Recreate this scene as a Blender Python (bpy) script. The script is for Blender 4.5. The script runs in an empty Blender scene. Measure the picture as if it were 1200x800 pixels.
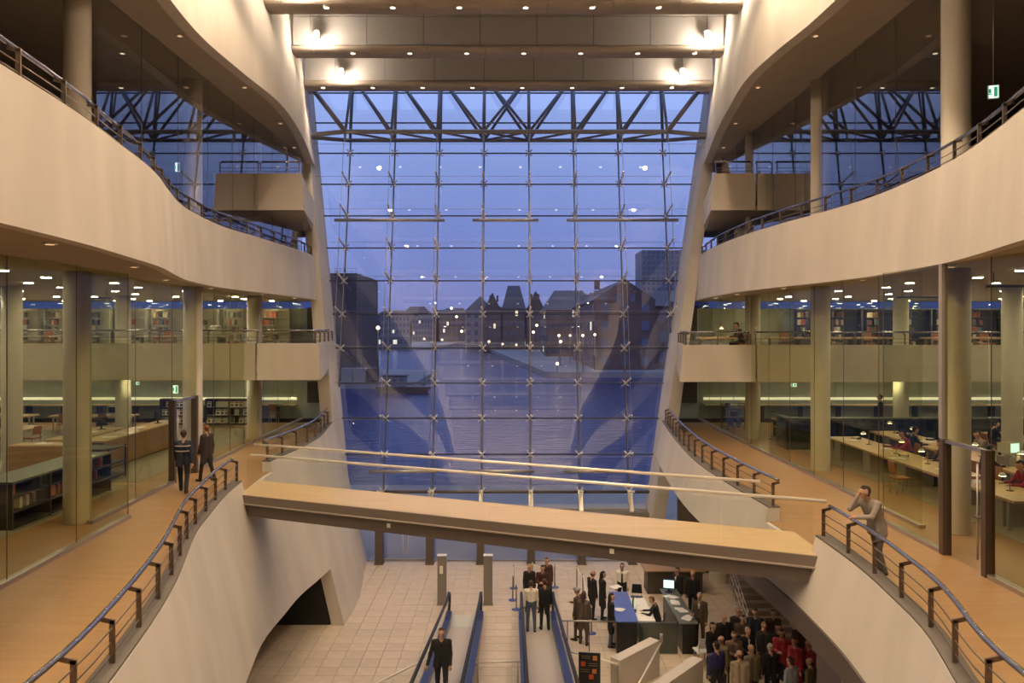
import bpy, math, random
import numpy as np
from mathutils import Vector, Matrix

random.seed(7)
R = math.radians
SC = bpy.context.scene
COL = SC.collection

# ------------------------------------------------------------------ camera
F = 900.0          # focal length in pixels of the 1200 px wide frame
EYE = 10.6         # eye height above the ground floor
HOR = 384.0        # horizon row
cd = bpy.data.cameras.new('camera')
cam = bpy.data.objects.new('camera', cd); COL.objects.link(cam)
cd.sensor_width = 36.0; cd.lens = 36.0 * F / 1200.0
cd.shift_y = -(400.0 - HOR) / 1200.0
cd.clip_end = 3000.0
cam.location = (0, 0, EYE); cam.rotation_euler = (R(90), 0, 0)
SC.camera = cam

def at(px, py, d):                      # pixel + depth -> world
    return Vector(((px - 600) * d / F, d, EYE - (py - HOR) * d / F))
def on_z(px, py, z):                    # pixel + height -> world
    d = (EYE - z) * F / (py - HOR)
    return Vector(((px - 600) * d / F, d, z))

# ------------------------------------------------------------------ dusk sky
W = bpy.data.worlds.new('dusk'); SC.world = W; W.use_nodes = True
nt = W.node_tree; nt.nodes.clear()
tc = nt.nodes.new('ShaderNodeTexCoord'); sp = nt.nodes.new('ShaderNodeSeparateXYZ')
rp = nt.nodes.new('ShaderNodeValToRGB'); bg = nt.nodes.new('ShaderNodeBackground'); wo = nt.nodes.new('ShaderNodeOutputWorld')
nz = nt.nodes.new('ShaderNodeTexNoise'); mx = nt.nodes.new('ShaderNodeMixRGB')
nt.links.new(tc.outputs['Generated'], sp.inputs[0]); nt.links.new(sp.outputs['Z'], rp.inputs[0])
nz.inputs['Scale'].default_value = 3.0; nz.inputs['Detail'].default_value = 5
nt.links.new(tc.outputs['Generated'], nz.inputs['Vector'])
cr = rp.color_ramp
cr.elements[0].position = 0.0; cr.elements[0].color = (0.118, 0.145, 0.33, 1)
cr.elements[1].position = 0.33; cr.elements[1].color = (0.235, 0.315, 0.59, 1)
e = cr.elements.new(0.12); e.color = (0.142, 0.187, 0.42, 1)
mx.blend_type = 'SOFT_LIGHT'; mx.inputs[0].default_value = 0.35
nt.links.new(rp.outputs[0], mx.inputs[1]); nt.links.new(nz.outputs['Fac'], mx.inputs[2])
nt.links.new(mx.outputs[0], bg.inputs['Color']); bg.inputs['Strength'].default_value = 1.65
nt.links.new(bg.outputs[0], wo.inputs[0])

SC.view_settings.view_transform = 'Standard'; SC.view_settings.look = 'None'
SC.view_settings.gamma = 1.0; SC.view_settings.use_curve_mapping = False
SC.view_settings.exposure = 0.15
FLOOD_W = 900.0; DOWN_E = 3.0; HALL_E = 125.0; SPOT_W = 430.0

# ------------------------------------------------------------------ materials
def mat(name, col, rough=0.6, metal=0.0, var=0.0, vscale=3.0, bump=0.0, bscale=40.0, emit=None, estr=0.0, stretch=None, spec=None):
    m = bpy.data.materials.new(name); m.use_nodes = True
    n = m.node_tree; b = n.nodes['Principled BSDF']
    b.inputs['Base Color'].default_value = (*col, 1); b.inputs['Roughness'].default_value = rough; b.inputs['Metallic'].default_value = metal
    if spec is not None: b.inputs['Specular IOR Level'].default_value = spec
    if emit:
        b.inputs['Emission Color'].default_value = (*emit, 1); b.inputs['Emission Strength'].default_value = estr
    if var or bump:
        t = n.nodes.new('ShaderNodeTexCoord'); mp = n.nodes.new('ShaderNodeMapping')
        n.links.new(t.outputs['Object'], mp.inputs[0])
        if stretch: mp.inputs['Scale'].default_value = stretch
    if var:
        x = n.nodes.new('ShaderNodeTexNoise'); x.inputs['Scale'].default_value = vscale; x.inputs['Detail'].default_value = 6
        n.links.new(mp.outputs[0], x.inputs['Vector'])
        r = n.nodes.new('ShaderNodeValToRGB')
        r.color_ramp.elements[0].position = 0.3; r.color_ramp.elements[1].position = 0.7
        r.color_ramp.elements[0].color = (*[c * (1 - var) for c in col], 1)
        r.color_ramp.elements[1].color = (*[min(1, c * (1 + var)) for c in col], 1)
        n.links.new(x.outputs['Fac'], r.inputs[0]); n.links.new(r.outputs[0], b.inputs['Base Color'])
    if bump:
        y = n.nodes.new('ShaderNodeTexNoise'); y.inputs['Scale'].default_value = bscale; y.inputs['Detail'].default_value = 4
        n.links.new(mp.outputs[0], y.inputs['Vector'])
        bp = n.nodes.new('ShaderNodeBump'); bp.inputs['Strength'].default_value = bump; bp.inputs['Distance'].default_value = 0.02
        n.links.new(y.outputs['Fac'], bp.inputs['Height']); n.links.new(bp.outputs[0], b.inputs['Normal'])
    return m

def glass(name, tint, f0=0.05, rough=0.0, gtint=(1, 1, 1), amount=1.0):
    """thin architectural glass: clear straight transmission plus a Schlick mirror, alike from both faces"""
    m = bpy.data.materials.new(name); m.use_nodes = True
    n = m.node_tree; n.nodes.clear()
    g = n.nodes.new('ShaderNodeNewGeometry'); dt = n.nodes.new('ShaderNodeVectorMath'); dt.operation = 'DOT_PRODUCT'
    n.links.new(g.outputs['Normal'], dt.inputs[0]); n.links.new(g.outputs['Incoming'], dt.inputs[1])
    def mth(op, a, bval=None):
        k = n.nodes.new('ShaderNodeMath'); k.operation = op
        if isinstance(a, (int, float)): k.inputs[0].default_value = a
        else: n.links.new(a, k.inputs[0])
        if bval is not None:
            if isinstance(bval, (int, float)): k.inputs[1].default_value = bval
            else: n.links.new(bval, k.inputs[1])
        return k.outputs[0]
    c = mth('ABSOLUTE', dt.outputs['Value']); c = mth('SUBTRACT', 1.0, c); c = mth('POWER', c, 5.0)
    c = mth('MULTIPLY', c, (1 - f0) * amount); c = mth('ADD', c, f0)
    tr = n.nodes.new('ShaderNodeBsdfTransparent'); tr.inputs[0].default_value = (*tint, 1)
    gl = n.nodes.new('ShaderNodeBsdfGlossy'); gl.inputs['Roughness'].default_value = rough; gl.inputs[0].default_value = (*gtint, 1)
    ms = n.nodes.new('ShaderNodeMixShader'); o = n.nodes.new('ShaderNodeOutputMaterial')
    n.links.new(c, ms.inputs[0]); n.links.new(tr.outputs[0], ms.inputs[1]); n.links.new(gl.outputs[0], ms.inputs[2]); n.links.new(ms.outputs[0], o.inputs[0])
    return m

def wood(name, c1, c2, rough=0.35, axis='X', w=0.09):
    """strip flooring: narrow strips of slightly different tone"""
    m = bpy.data.materials.new(name); m.use_nodes = True
    n = m.node_tree; b = n.nodes['Principled BSDF']; b.inputs['Roughness'].default_value = rough
    t = n.nodes.new('ShaderNodeTexCoord'); br = n.nodes.new('ShaderNodeTexBrick'); mp = n.nodes.new('ShaderNodeMapping')
    if axis == 'Y': mp.inputs['Rotation'].default_value = (0, 0, R(90))
    n.links.new(t.outputs['Object'], mp.inputs[0]); n.links.new(mp.outputs[0], br.inputs['Vector'])
    br.inputs['Scale'].default_value = 1.0; br.inputs['Brick Width'].default_value = 1.1; br.inputs['Row Height'].default_value = w
    br.inputs['Mortar Size'].default_value = 0.0025; br.inputs['Color1'].default_value = (*c1, 1); br.inputs['Color2'].default_value = (*c2, 1)
    br.inputs['Mortar'].default_value = (*[x * 0.6 for x in c1], 1)
    n.links.new(br.outputs['Color'], b.inputs['Base Color'])
    return m

M = {}
M['concrete'] = mat('concrete', (0.56, 0.50, 0.435), 0.85, var=0.09, vscale=0.9, bump=0.15, bscale=14, stretch=(1, 1, 0.35))
M['cap'] = mat('kerb_stone', (0.125, 0.105, 0.088), 0.7, var=0.08, vscale=4)
M['wood'] = wood('ash_floor', (0.345, 0.195, 0.080), (0.305, 0.168, 0.066), 0.4)
M['deck'] = wood('ash_deck', (0.62, 0.44, 0.235), (0.56, 0.39, 0.20), 0.36)
M['oak'] = mat('oak_veneer', (0.34, 0.20, 0.085), 0.45, var=0.14, vscale=3, stretch=(1, 8, 8))
M['oak_light'] = mat('oak_top', (0.48, 0.33, 0.165), 0.4, var=0.1, vscale=3, stretch=(1, 8, 8))
M['carpet'] = mat('carpet', (0.30, 0.265, 0.19), 0.95, var=0.1, vscale=12)
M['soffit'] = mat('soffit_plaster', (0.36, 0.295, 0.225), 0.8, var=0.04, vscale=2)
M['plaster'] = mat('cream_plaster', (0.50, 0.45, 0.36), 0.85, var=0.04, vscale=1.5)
M['backwall'] = mat('grey_green_panel', (0.33, 0.345, 0.275), 0.7, var=0.05, vscale=2)
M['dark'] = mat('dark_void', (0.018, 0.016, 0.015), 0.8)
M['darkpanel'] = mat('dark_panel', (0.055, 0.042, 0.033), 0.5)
M['column'] = mat('column_plaster', (0.50, 0.45, 0.365), 0.7, var=0.06, vscale=2, stretch=(1, 1, 0.3))
M['steel'] = mat('brushed_steel', (0.52, 0.47, 0.41), 0.32, 0.9, var=0.06, vscale=6)
M['bright'] = mat('lit_steel', (0.82, 0.75, 0.66), 0.33, 0.3)  # light caught by the fittings is put into this pale base colour
M['rail'] = mat('rail_metal', (0.20, 0.155, 0.12), 0.35, 0.7)
M['rail_blue'] = mat('handrail_metal', (0.36, 0.345, 0.36), 0.25, 0.9)
M['truss'] = mat('truss_paint', (0.19, 0.19, 0.21), 0.45, 0.3)
M['truss_front'] = mat('truss_front_paint', (0.30, 0.27, 0.25), 0.4, 0.3)
M['beam'] = mat('beam_panel', (0.40, 0.38, 0.375), 0.6, var=0.03, vscale=2)
M['beamlip'] = mat('beam_lip', (0.34, 0.285, 0.235), 0.5)
M['girder'] = mat('girder_steel', (0.115, 0.088, 0.072), 0.55, 0.2, var=0.06, vscale=3)
M['edge'] = mat('edge_strip_metal', (0.17, 0.135, 0.11), 0.5, 0.2)
M['bronze'] = mat('bronze_frame', (0.125, 0.09, 0.065), 0.4, 0.5)
M['stone'] = mat('limestone', (0.56, 0.455, 0.335), 0.55, var=0.07, vscale=2.5)
M['stone2'] = mat('limestone_dark', (0.515, 0.415, 0.305), 0.55, var=0.07, vscale=2.5)
M['grout'] = mat('grout', (0.48, 0.395, 0.30), 0.85)
M['win'] = glass('atrium_glass', (0.94, 0.95, 0.97), 0.085)
M['hall_glass'] = glass('hall_glass', (0.91, 0.915, 0.80), 0.014, amount=0.2)
M['clear'] = glass('clear_glass', (0.965, 0.975, 0.965), 0.012, amount=0.35)
M['frost'] = glass('green_glass', (0.50, 0.58, 0.55), 0.08)
M['dusk_glass'] = glass('clerestory_glass', (0.42, 0.48, 0.62), 0.05)
M['rubber'] = mat('black_rubber', (0.02, 0.02, 0.024), 0.5)
M['blue'] = mat('blue_skirt', (0.045, 0.065, 0.17), 0.35, 0.3)
M['bluetop'] = mat('blue_counter', (0.075, 0.105, 0.33), 0.3)
M['black'] = mat('black_lacquer', (0.012, 0.012, 0.014), 0.35)
M['tread'] = mat('tread_metal', (0.46, 0.40, 0.33), 0.55, 0.0, var=0.12, vscale=10, stretch=(12, 0.3, 1))
M['white'] = mat('white_card', (0.78, 0.75, 0.69), 0.6)
M['grey'] = mat('grey_paint', (0.30, 0.27, 0.245), 0.5)
M['pylon'] = mat('pylon_metal', (0.25, 0.225, 0.205), 0.45, 0.4)
M['beige'] = mat('beige_plastic', (0.52, 0.50, 0.41), 0.5)
M['screen'] = mat('dark_screen', (0.02, 0.022, 0.024), 0.15)
M['screen_on'] = mat('lit_screen', (0.5, 0.7, 0.7), 0.2, emit=(0.62, 0.93, 0.90), estr=1.1)
M['screen_green'] = mat('green_screen', (0.2, 0.6, 0.2), 0.2, emit=(0.28, 0.72, 0.22), estr=0.6)
M['exit'] = mat('exit_face', (0.5, 0.9, 0.7), 0.4, emit=(0.70, 1.0, 0.86), estr=1.6)
M['exit_mark'] = mat('exit_mark', (0.02, 0.35, 0.18), 0.4, emit=(0.02, 0.4, 0.2), estr=0.5)
M['rope'] = mat('white_rope', (0.75, 0.68, 0.58), 0.7)
M['leather'] = mat('tan_leather', (0.33, 0.135, 0.045), 0.5)
M['shelf_dark'] = mat('dark_shelf', (0.035, 0.036, 0.034), 0.45)
M['shelf_pale'] = mat('pale_shelf', (0.42, 0.40, 0.32), 0.6)
M['bench_top'] = mat('slate_green_top', (0.12, 0.135, 0.11), 0.35)
M['lamp_on'] = mat('downlight_lens', (1, 1, 1), 0.4, emit=(1.0, 0.86, 0.62), estr=HALL_E)
M['lamp_beam'] = mat('beam_downlight_lens', (1, 1, 1), 0.4, emit=(1.0, 0.80, 0.55), estr=DOWN_E)
M['gallery_fill'] = mat('gallery_fill_lens', (1, 1, 1), 0.4, emit=(1.0, 0.9, 0.66), estr=200)
M['lamp_dim'] = mat('soffit_downlight_lens', (1, 1, 1), 0.4, emit=(1.0, 0.58, 0.28), estr=0.8)
M['flood_on'] = mat('flood_lens', (1, 1, 1), 0.4, emit=(1.0, 0.87, 0.68), estr=70)
M['desk_on'] = mat('desk_lamp_bulb', (1, 1, 1), 0.4, emit=(1.0, 0.80, 0.5), estr=22)
M['tube_on'] = mat('ledge_light', (1, 1, 1), 0.4, emit=(1.0, 0.95, 0.66), estr=0.5)
M['street_on'] = mat('street_lamp_globe', (1, 1, 1), 0.4, emit=(1.0, 0.74, 0.38), estr=4)
M['lit_win'] = mat('lit_window', (0.8, 0.8, 0.6), 0.4, emit=(1.0, 0.85, 0.5), estr=0.9)
M['black_cable'] = mat('glazing_joint', (0.05, 0.05, 0.06), 0.5)

# ------------------------------------------------------------------ mesh helpers
class MB:
    def __init__(s): s.v = []; s.f = []; s.mi = []; s.cur = 0; s.smooth = []
    def add(s, vs, fs, sm=False):
        b = len(s.v); s.v += [tuple(v) for v in vs]
        for f in fs: s.f.append([i + b for i in f]); s.mi.append(s.cur); s.smooth.append(sm)
        return s
    def box(s, c, d, rz=0.0, taper=1.0):
        hx, hy, hz = d[0] / 2, d[1] / 2, d[2] / 2; cs, sn = math.cos(rz), math.sin(rz); vs = []
        for z, k in ((-hz, 1.0), (hz, taper)):
            for x, y in ((-hx, -hy), (hx, -hy), (hx, hy), (-hx, hy)):
                x *= k; y *= k
                vs.append((c[0] + x * cs - y * sn, c[1] + x * sn + y * cs, c[2] + z))
        return s.add(vs, [(3, 2, 1, 0), (4, 5, 6, 7), (0, 1, 5, 4), (1, 2, 6, 5), (2, 3, 7, 6), (3, 0, 4, 7)])
    def bb(s, x0, x1, y0, y1, z0, z1): return s.box(((x0 + x1) / 2, (y0 + y1) / 2, (z0 + z1) / 2), (x1 - x0, y1 - y0, z1 - z0))
    def hexa(s, p): return s.add(p, [(3, 2, 1, 0), (4, 5, 6, 7), (0, 1, 5, 4), (1, 2, 6, 5), (2, 3, 7, 6), (3, 0, 4, 7)])
    def beam(s, a, b, w, h, up=(0, 0, 1)):
        a = Vector(a); b = Vector(b); t = (b - a).normalized(); u = Vector(up)
        if abs(t.dot(u)) > 0.98: u = Vector((0, 1, 0))
        x = t.cross(u).normalized() * (w / 2); y = x.cross(t).normalized() * (h / 2)
        return s.hexa([a - x - y, a + x - y, a + x + y, a - x + y, b - x - y, b + x - y, b + x + y, b - x + y])
    def tube(s, pts, r, n=8, caps=True):
        pts = [Vector(p) for p in pts]; m = len(pts); rs = r if isinstance(r, (list, tuple)) else [r] * m
        b = len(s.v); vs = []
        t0 = (pts[1] - pts[0]).normalized(); u = Vector((0, 0, 1)) if abs(t0.z) < 0.9 else Vector((1, 0, 0))
        x = t0.cross(u).normalized()
        for i, p in enumerate(pts):
            t = (pts[min(i + 1, m - 1)] - pts[max(i - 1, 0)]).normalized()
            x = (x - t * x.dot(t)).normalized(); y = t.cross(x)
            for k in range(n):
                a = 2 * math.pi * k / n; vs.append(p + (x * math.cos(a) + y * math.sin(a)) * rs[i])
        fs = [(i * n + k, i * n + (k + 1) % n, (i + 1) * n + (k + 1) % n, (i + 1) * n + k) for i in range(m - 1) for k in range(n)]
        s.add(vs, fs, True)
        if caps:
            s.f.append([b + k for k in range(n)][::-1]); s.mi.append(s.cur); s.smooth.append(False)
            s.f.append([b + (m - 1) * n + k for k in range(n)]); s.mi.append(s.cur); s.smooth.append(False)
        return s
    def lathe(s, prof, n=16, c=(0, 0, 0)):
        vs = []; m = len(prof)
        for r, z in prof:
            for k in range(n):
                a = 2 * math.pi * k / n; vs.append((c[0] + r * math.cos(a), c[1] + r * math.sin(a), c[2] + z))
        fs = [(i * n + k, i * n + (k + 1) % n, (i + 1) * n + (k + 1) % n, (i + 1) * n + k) for i in range(m - 1) for k in range(n)]
        fs += [tuple(range(n))[::-1], tuple((m - 1) * n + k for k in range(n))]
        return s.add(vs, fs, True)
    def ball(s, c, r, n=10, sz=1.0):
        prof = [(max(1e-4, r * math.sin(math.pi * i / 6)), -r * sz * math.cos(math.pi * i / 6)) for i in range(7)]
        return s.lathe(prof, n, c)
    def prism(s, poly, a0, a1, axis='z'):
        m = len(poly)
        def P(p, a): return (p[0], p[1], a) if axis == 'z' else ((p[0], a, p[1]) if axis == 'y' else (a, p[0], p[1]))
        vs = [P(p, a0) for p in poly] + [P(p, a1) for p in poly]
        return s.add(vs, [tuple(range(m))[::-1], tuple(range(m, 2 * m))] + [(i, (i + 1) % m, (i + 1) % m + m, i + m) for i in range(m)])
    def mesh(s, name, mats):
        me = bpy.data.meshes.new(name); me.from_pydata(s.v, [], s.f)
        for m in (mats if isinstance(mats, (list, tuple)) else [mats]): me.materials.append(m)
        me.polygons.foreach_set('material_index', s.mi); me.polygons.foreach_set('use_smooth', s.smooth)
        me.update(); return me
    def build(s, name, mats, parent=None, world=True):
        return link(name, s.mesh(name, mats), parent, world=world)

def link(name, me, parent=None, loc=None, rz=0.0, world=False):
    o = bpy.data.objects.new(name, me); COL.objects.link(o)
    if loc is not None: o.location = loc
    o.rotation_euler.z = rz
    if parent is not None:
        o.parent = parent
        if world: o.location = Vector(o.location) - parent.location
    return o
def tag(o, label, cat, group=None):
    o['label'] = label; o['category'] = cat
    if group: o['group'] = group
    return o
def thing(name, label, cat, loc=(0, 0, 0), rz=0.0, group=None):
    o = bpy.data.objects.new(name, None); COL.objects.link(o); o.location = loc; o.rotation_euler.z = rz
    o.empty_display_size = 0.2
    return tag(o, label, cat, group)
def struct(o, label=None):
    o['kind'] = 'structure'
    if label: o['label'] = label
    return o
def sroot(name, label, loc=(0, 0, 0)):
    o = bpy.data.objects.new(name, None); COL.objects.link(o); o.location = loc; return struct(o, label)
def dup(root, loc, rz=0.0, label=None, group=None, scale=None):
    r = root.copy(); COL.objects.link(r); r.location = loc; r.rotation_euler.z = rz
    if scale: r.scale = scale
    if label: r['label'] = label
    if group: r['group'] = group
    for ch in list(root.children):
        c = ch.copy(); COL.objects.link(c); c.parent = r
        for g in list(ch.children):
            d = g.copy(); COL.objects.link(d); d.parent = c
    return r

class Curve:
    """smooth plan curve c(Y) through points"""
    def __init__(s, ys, cs):
        s.y = np.array(ys, float); s.c = np.array(cs, float); h = np.diff(s.y); dl = np.diff(s.c) / h
        m = np.zeros(len(s.y)); m[0] = dl[0]; m[-1] = dl[-1]
        m[1:-1] = (dl[:-1] * h[1:] + dl[1:] * h[:-1]) / (h[1:] + h[:-1]); s.m = m
    def __call__(s, y):
        y = min(max(y, s.y[0]), s.y[-1])
        i = int(np.clip(np.searchsorted(s.y, y) - 1, 0, len(s.y) - 2)); h = s.y[i + 1] - s.y[i]; t = (y - s.y[i]) / h
        return float((2*t**3 - 3*t**2 + 1) * s.c[i] + (t**3 - 2*t**2 + t) * h * s.m[i] + (-2*t**3 + 3*t**2) * s.c[i+1] + (t**3 - t**2) * h * s.m[i+1])
def rng(a, b, st):
    n = max(1, int(round((b - a) / st))); return [a + (b - a) * i / n for i in range(n + 1)]

def ribbon(mb, side, ys, prof):
    """sweep a closed cross section prof(y)->[(c,z)...] along Y; c is the distance from the middle of the atrium"""
    rows = [[(side * c, y, z) for c, z in prof(y)] for y in ys]; k = len(rows[0])
    for j in range(k):
        vs = []
        for r in rows: vs += [r[j], r[(j + 1) % k]]
        fs = []
        for i in range(len(rows) - 1):
            q = (2 * i, 2 * i + 1, 2 * i + 3, 2 * i + 2); fs.append(q if side > 0 else q[::-1])
        mb.add(vs, fs, True)
    mb.add(rows[0], [tuple(range(k))]); mb.add(rows[-1], [tuple(range(k))[::-1]])
    return mb

# plan curves measured off the photograph (Y, distance from X = 0)
BL = Curve([1, 6, 9.24, 10, 11.05, 12.1, 13.37, 14.54, 16, 17.7, 19.8, 21.5, 24.6, 26, 27.6, 29.7, 33.5, 37], [4.3, 4.6, 4.85, 4.99, 5.2, 5.44, 5.78, 6.14, 6.58, 6.94, 7.33, 7.52, 7.72, 7.62, 7.5, 7.5, 7.95, 8.35])
BR = Curve([1, 6, 9.3, 9.9, 10.75, 12.3, 13.6, 15, 16.2, 18.3, 20.6, 23.4, 28.3, 32, 37], [4.7, 5.0, 5.36, 5.55, 5.79, 6.03, 6.17, 6.22, 6.22, 6.1, 5.94, 5.85, 6.12, 6.5, 7.1])
CL = Curve([1, 6, 9.8, 12.3, 14, 16.4, 19, 20.9, 23, 25.3, 28, 31.4, 35, 38], [6.0, 6.2, 6.5, 6.82, 7.15, 7.65, 8.45, 9.0, 9.35, 9.55, 9.42, 9.25, 9.2, 9.45])
CR = Curve([1, 6, 9, 11.7, 13, 15.3, 17.6, 20, 22.2, 25.1, 28.4, 32.8, 38], [6.3, 6.7, 7.1, 7.8, 8.2, 8.8, 9.1, 9.2, 9.0, 8.6, 8.35, 8.45, 9.0])
DL = Curve([1, 12, 16, 18.75, 20.9, 23.8, 27, 30.8, 34, 36.5, 39], [6.6, 7.3, 7.9, 8.3, 8.48, 8.4, 8.22, 8.55, 9.05, 9.5, 9.9])
DR = Curve([1, 12, 16, 18.75, 20, 22, 24.2, 28, 31.2, 34.5, 37.1, 39], [6.6, 7.6, 7.85, 7.85, 7.8, 7.6, 7.5, 7.87, 8.3, 8.85, 9.28, 9.6])
FY0, LEAN = 34.95, 0.2157                 # the atrium glass leans out
def FY(z): return FY0 + LEAN * z
def WL(z): return 7.15 + 0.141 * z         # inner edges of the end walls
def WR(z): return 5.75 + 0.187 * z
FB, KB = 6.0, 6.35                         # level-one floor and kerb top
# ================================================================== STRUCTURE
def bedge(c, z): return c - 0.24 * (KB - z)       # lower walls lean in towards the ground
Y0 = -15.0
# ---- ground floor: slab with limestone tiles
gx0, gx1, gy0, gy1, ts = -9.0, 9.0, 15.0, 34.8, 0.6
floor = MB().bb(-31, 31, Y0 - 1, FY0 + 0.4, -0.35, -0.03).build('floor', M['grout']); struct(floor, 'pale limestone tiled ground floor of the atrium')
tm = [MB().box((0, 0, -0.015), (ts - 0.012, ts - 0.012, 0.03)).mesh('tile', M[k]) for k in ('stone', 'stone2', 'stone')]
tiles = [(gx0 + ts * (i + .5), gy0 + ts * (j + .5)) for i in range(30) for j in range(33)]
def seen(t):
    x, y = t; px = 600 + x * F / y; py = HOR + EYE * F / y
    return (300 < px < 900 and 655 < py < 810)
tiles.sort(key=lambda t: (0 if seen(t) else 1, t[1]))
for x, y in tiles[:300]: link('tile', random.choice(tm), floor, (x, y, 0))
rest = MB()
for x, y in tiles[300:]: rest.box((x, y, -0.015), (ts - 0.012, ts - 0.012, 0.03))
o = rest.build('tile_field', M['stone'], floor, world=False); o['kind'] = 'stuff'
for k, (a, b, c, d) in enumerate([(-31, gx0, Y0, gy1), (gx1, 31, Y0, gy1), (gx0, gx1, Y0, gy0)]):
    o = MB().bb(a, b, c, d, -0.03, 0).build('paving', M['stone2'], floor, world=False)

# ---- level one floors, kerbs and lower walls
for side, CV, nm in ((-1, BL, 'left'), (1, BR, 'right')):
    ys = rng(Y0, 37.4, 0.45)
    f = ribbon(MB(), side, ys, lambda y: [(CV(max(y, 1)) + 0.02, 5.55), (30.5, 5.55), (30.5, FB), (CV(max(y, 1)) + 0.02, FB)]).build('floor_' + nm, M['wood'])
    struct(f, 'ash strip floor of the %s hand library level' % nm)
    if side < 0:
        zb = Curve([1, 14, 17.2, 20, 23, 28, 30], [2.7, 2.7, 2.65, 2.5, 2.2, 2.0, 2.0])
        prof = lambda y: [(bedge(CV(max(y, 1)), zb(max(y, 1))), zb(max(y, 1))), (CV(max(y, 1)) + 0.3, zb(max(y, 1))), (CV(max(y, 1)) + 0.3, FB - 0.02), (bedge(CV(max(y, 1)), FB), FB - 0.02)]
        w = ribbon(MB(), side, rng(Y0, 27.4, 0.4), prof).build('wall_left_lower', M['concrete'])
        struct(w, 'sweeping pale concrete wall below the library walkway with the wooden counter side')
        w2 = ribbon(MB(), side, rng(27.4, 35.4, 0.4), lambda y: [(bedge(CV(y), -0.0), 0.0), (bedge(CV(y), -0.0) + 0.45, 0.0), (CV(y) + 0.3, FB - 0.02), (bedge(CV(y), FB), FB - 0.02)])
        w2.build('wall_foot', M['concrete'], w)
        gaps = [(Y0, 21.35), (24.55, 36.0)]
    else:
        prof = lambda y: [(bedge(CV(max(y, 1)), 4.9), 4.9), (CV(max(y, 1)) + 0.3, 4.9), (CV(max(y, 1)) + 0.3, FB - 0.02), (bedge(CV(max(y, 1)), FB), FB - 0.02)]
        w = ribbon(MB(), side, rng(Y0, 34.4, 0.4), prof).build('wall_right_lower', M['concrete'])
        struct(w, 'shallow pale concrete band edging the reading room walkway')
        st = ribbon(MB(), side, rng(Y0, 19.5, 0.4), lambda y: [(bedge(CV(max(y, 1)), 4.75), 4.42), (CV(max(y, 1)) + 0.3, 4.42), (CV(max(y, 1)) + 0.3, 4.89), (bedge(CV(max(y, 1)), 4.75), 4.89)])
        st.build('edge_beam', M['girder'], w)
        gaps = [(Y0, 15.75), (18.25, 35.2)]
    for a, b in gaps:
        kb = ribbon(MB(), side, rng(a, b, 0.4), lambda y: [(bedge(CV(max(y, 1)), FB), FB - 0.02), (CV(max(y, 1)) + 0.26, FB - 0.02), (CV(max(y, 1)) + 0.26, KB - 0.03), (bedge(CV(max(y, 1)), KB - .03), KB - 0.03)])
        kb.build('kerb', M['concrete'], w)
        cp = ribbon(MB(), side, rng(a, b, 0.4), lambda y: [(CV(max(y, 1)), KB - 0.03), (CV(max(y, 1)) + 0.27, KB - 0.03), (CV(max(y, 1)) + 0.27, KB + .01), (CV(max(y, 1)), KB + .01)])
        cp.build('kerb_cap', M['cap'], w)

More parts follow.
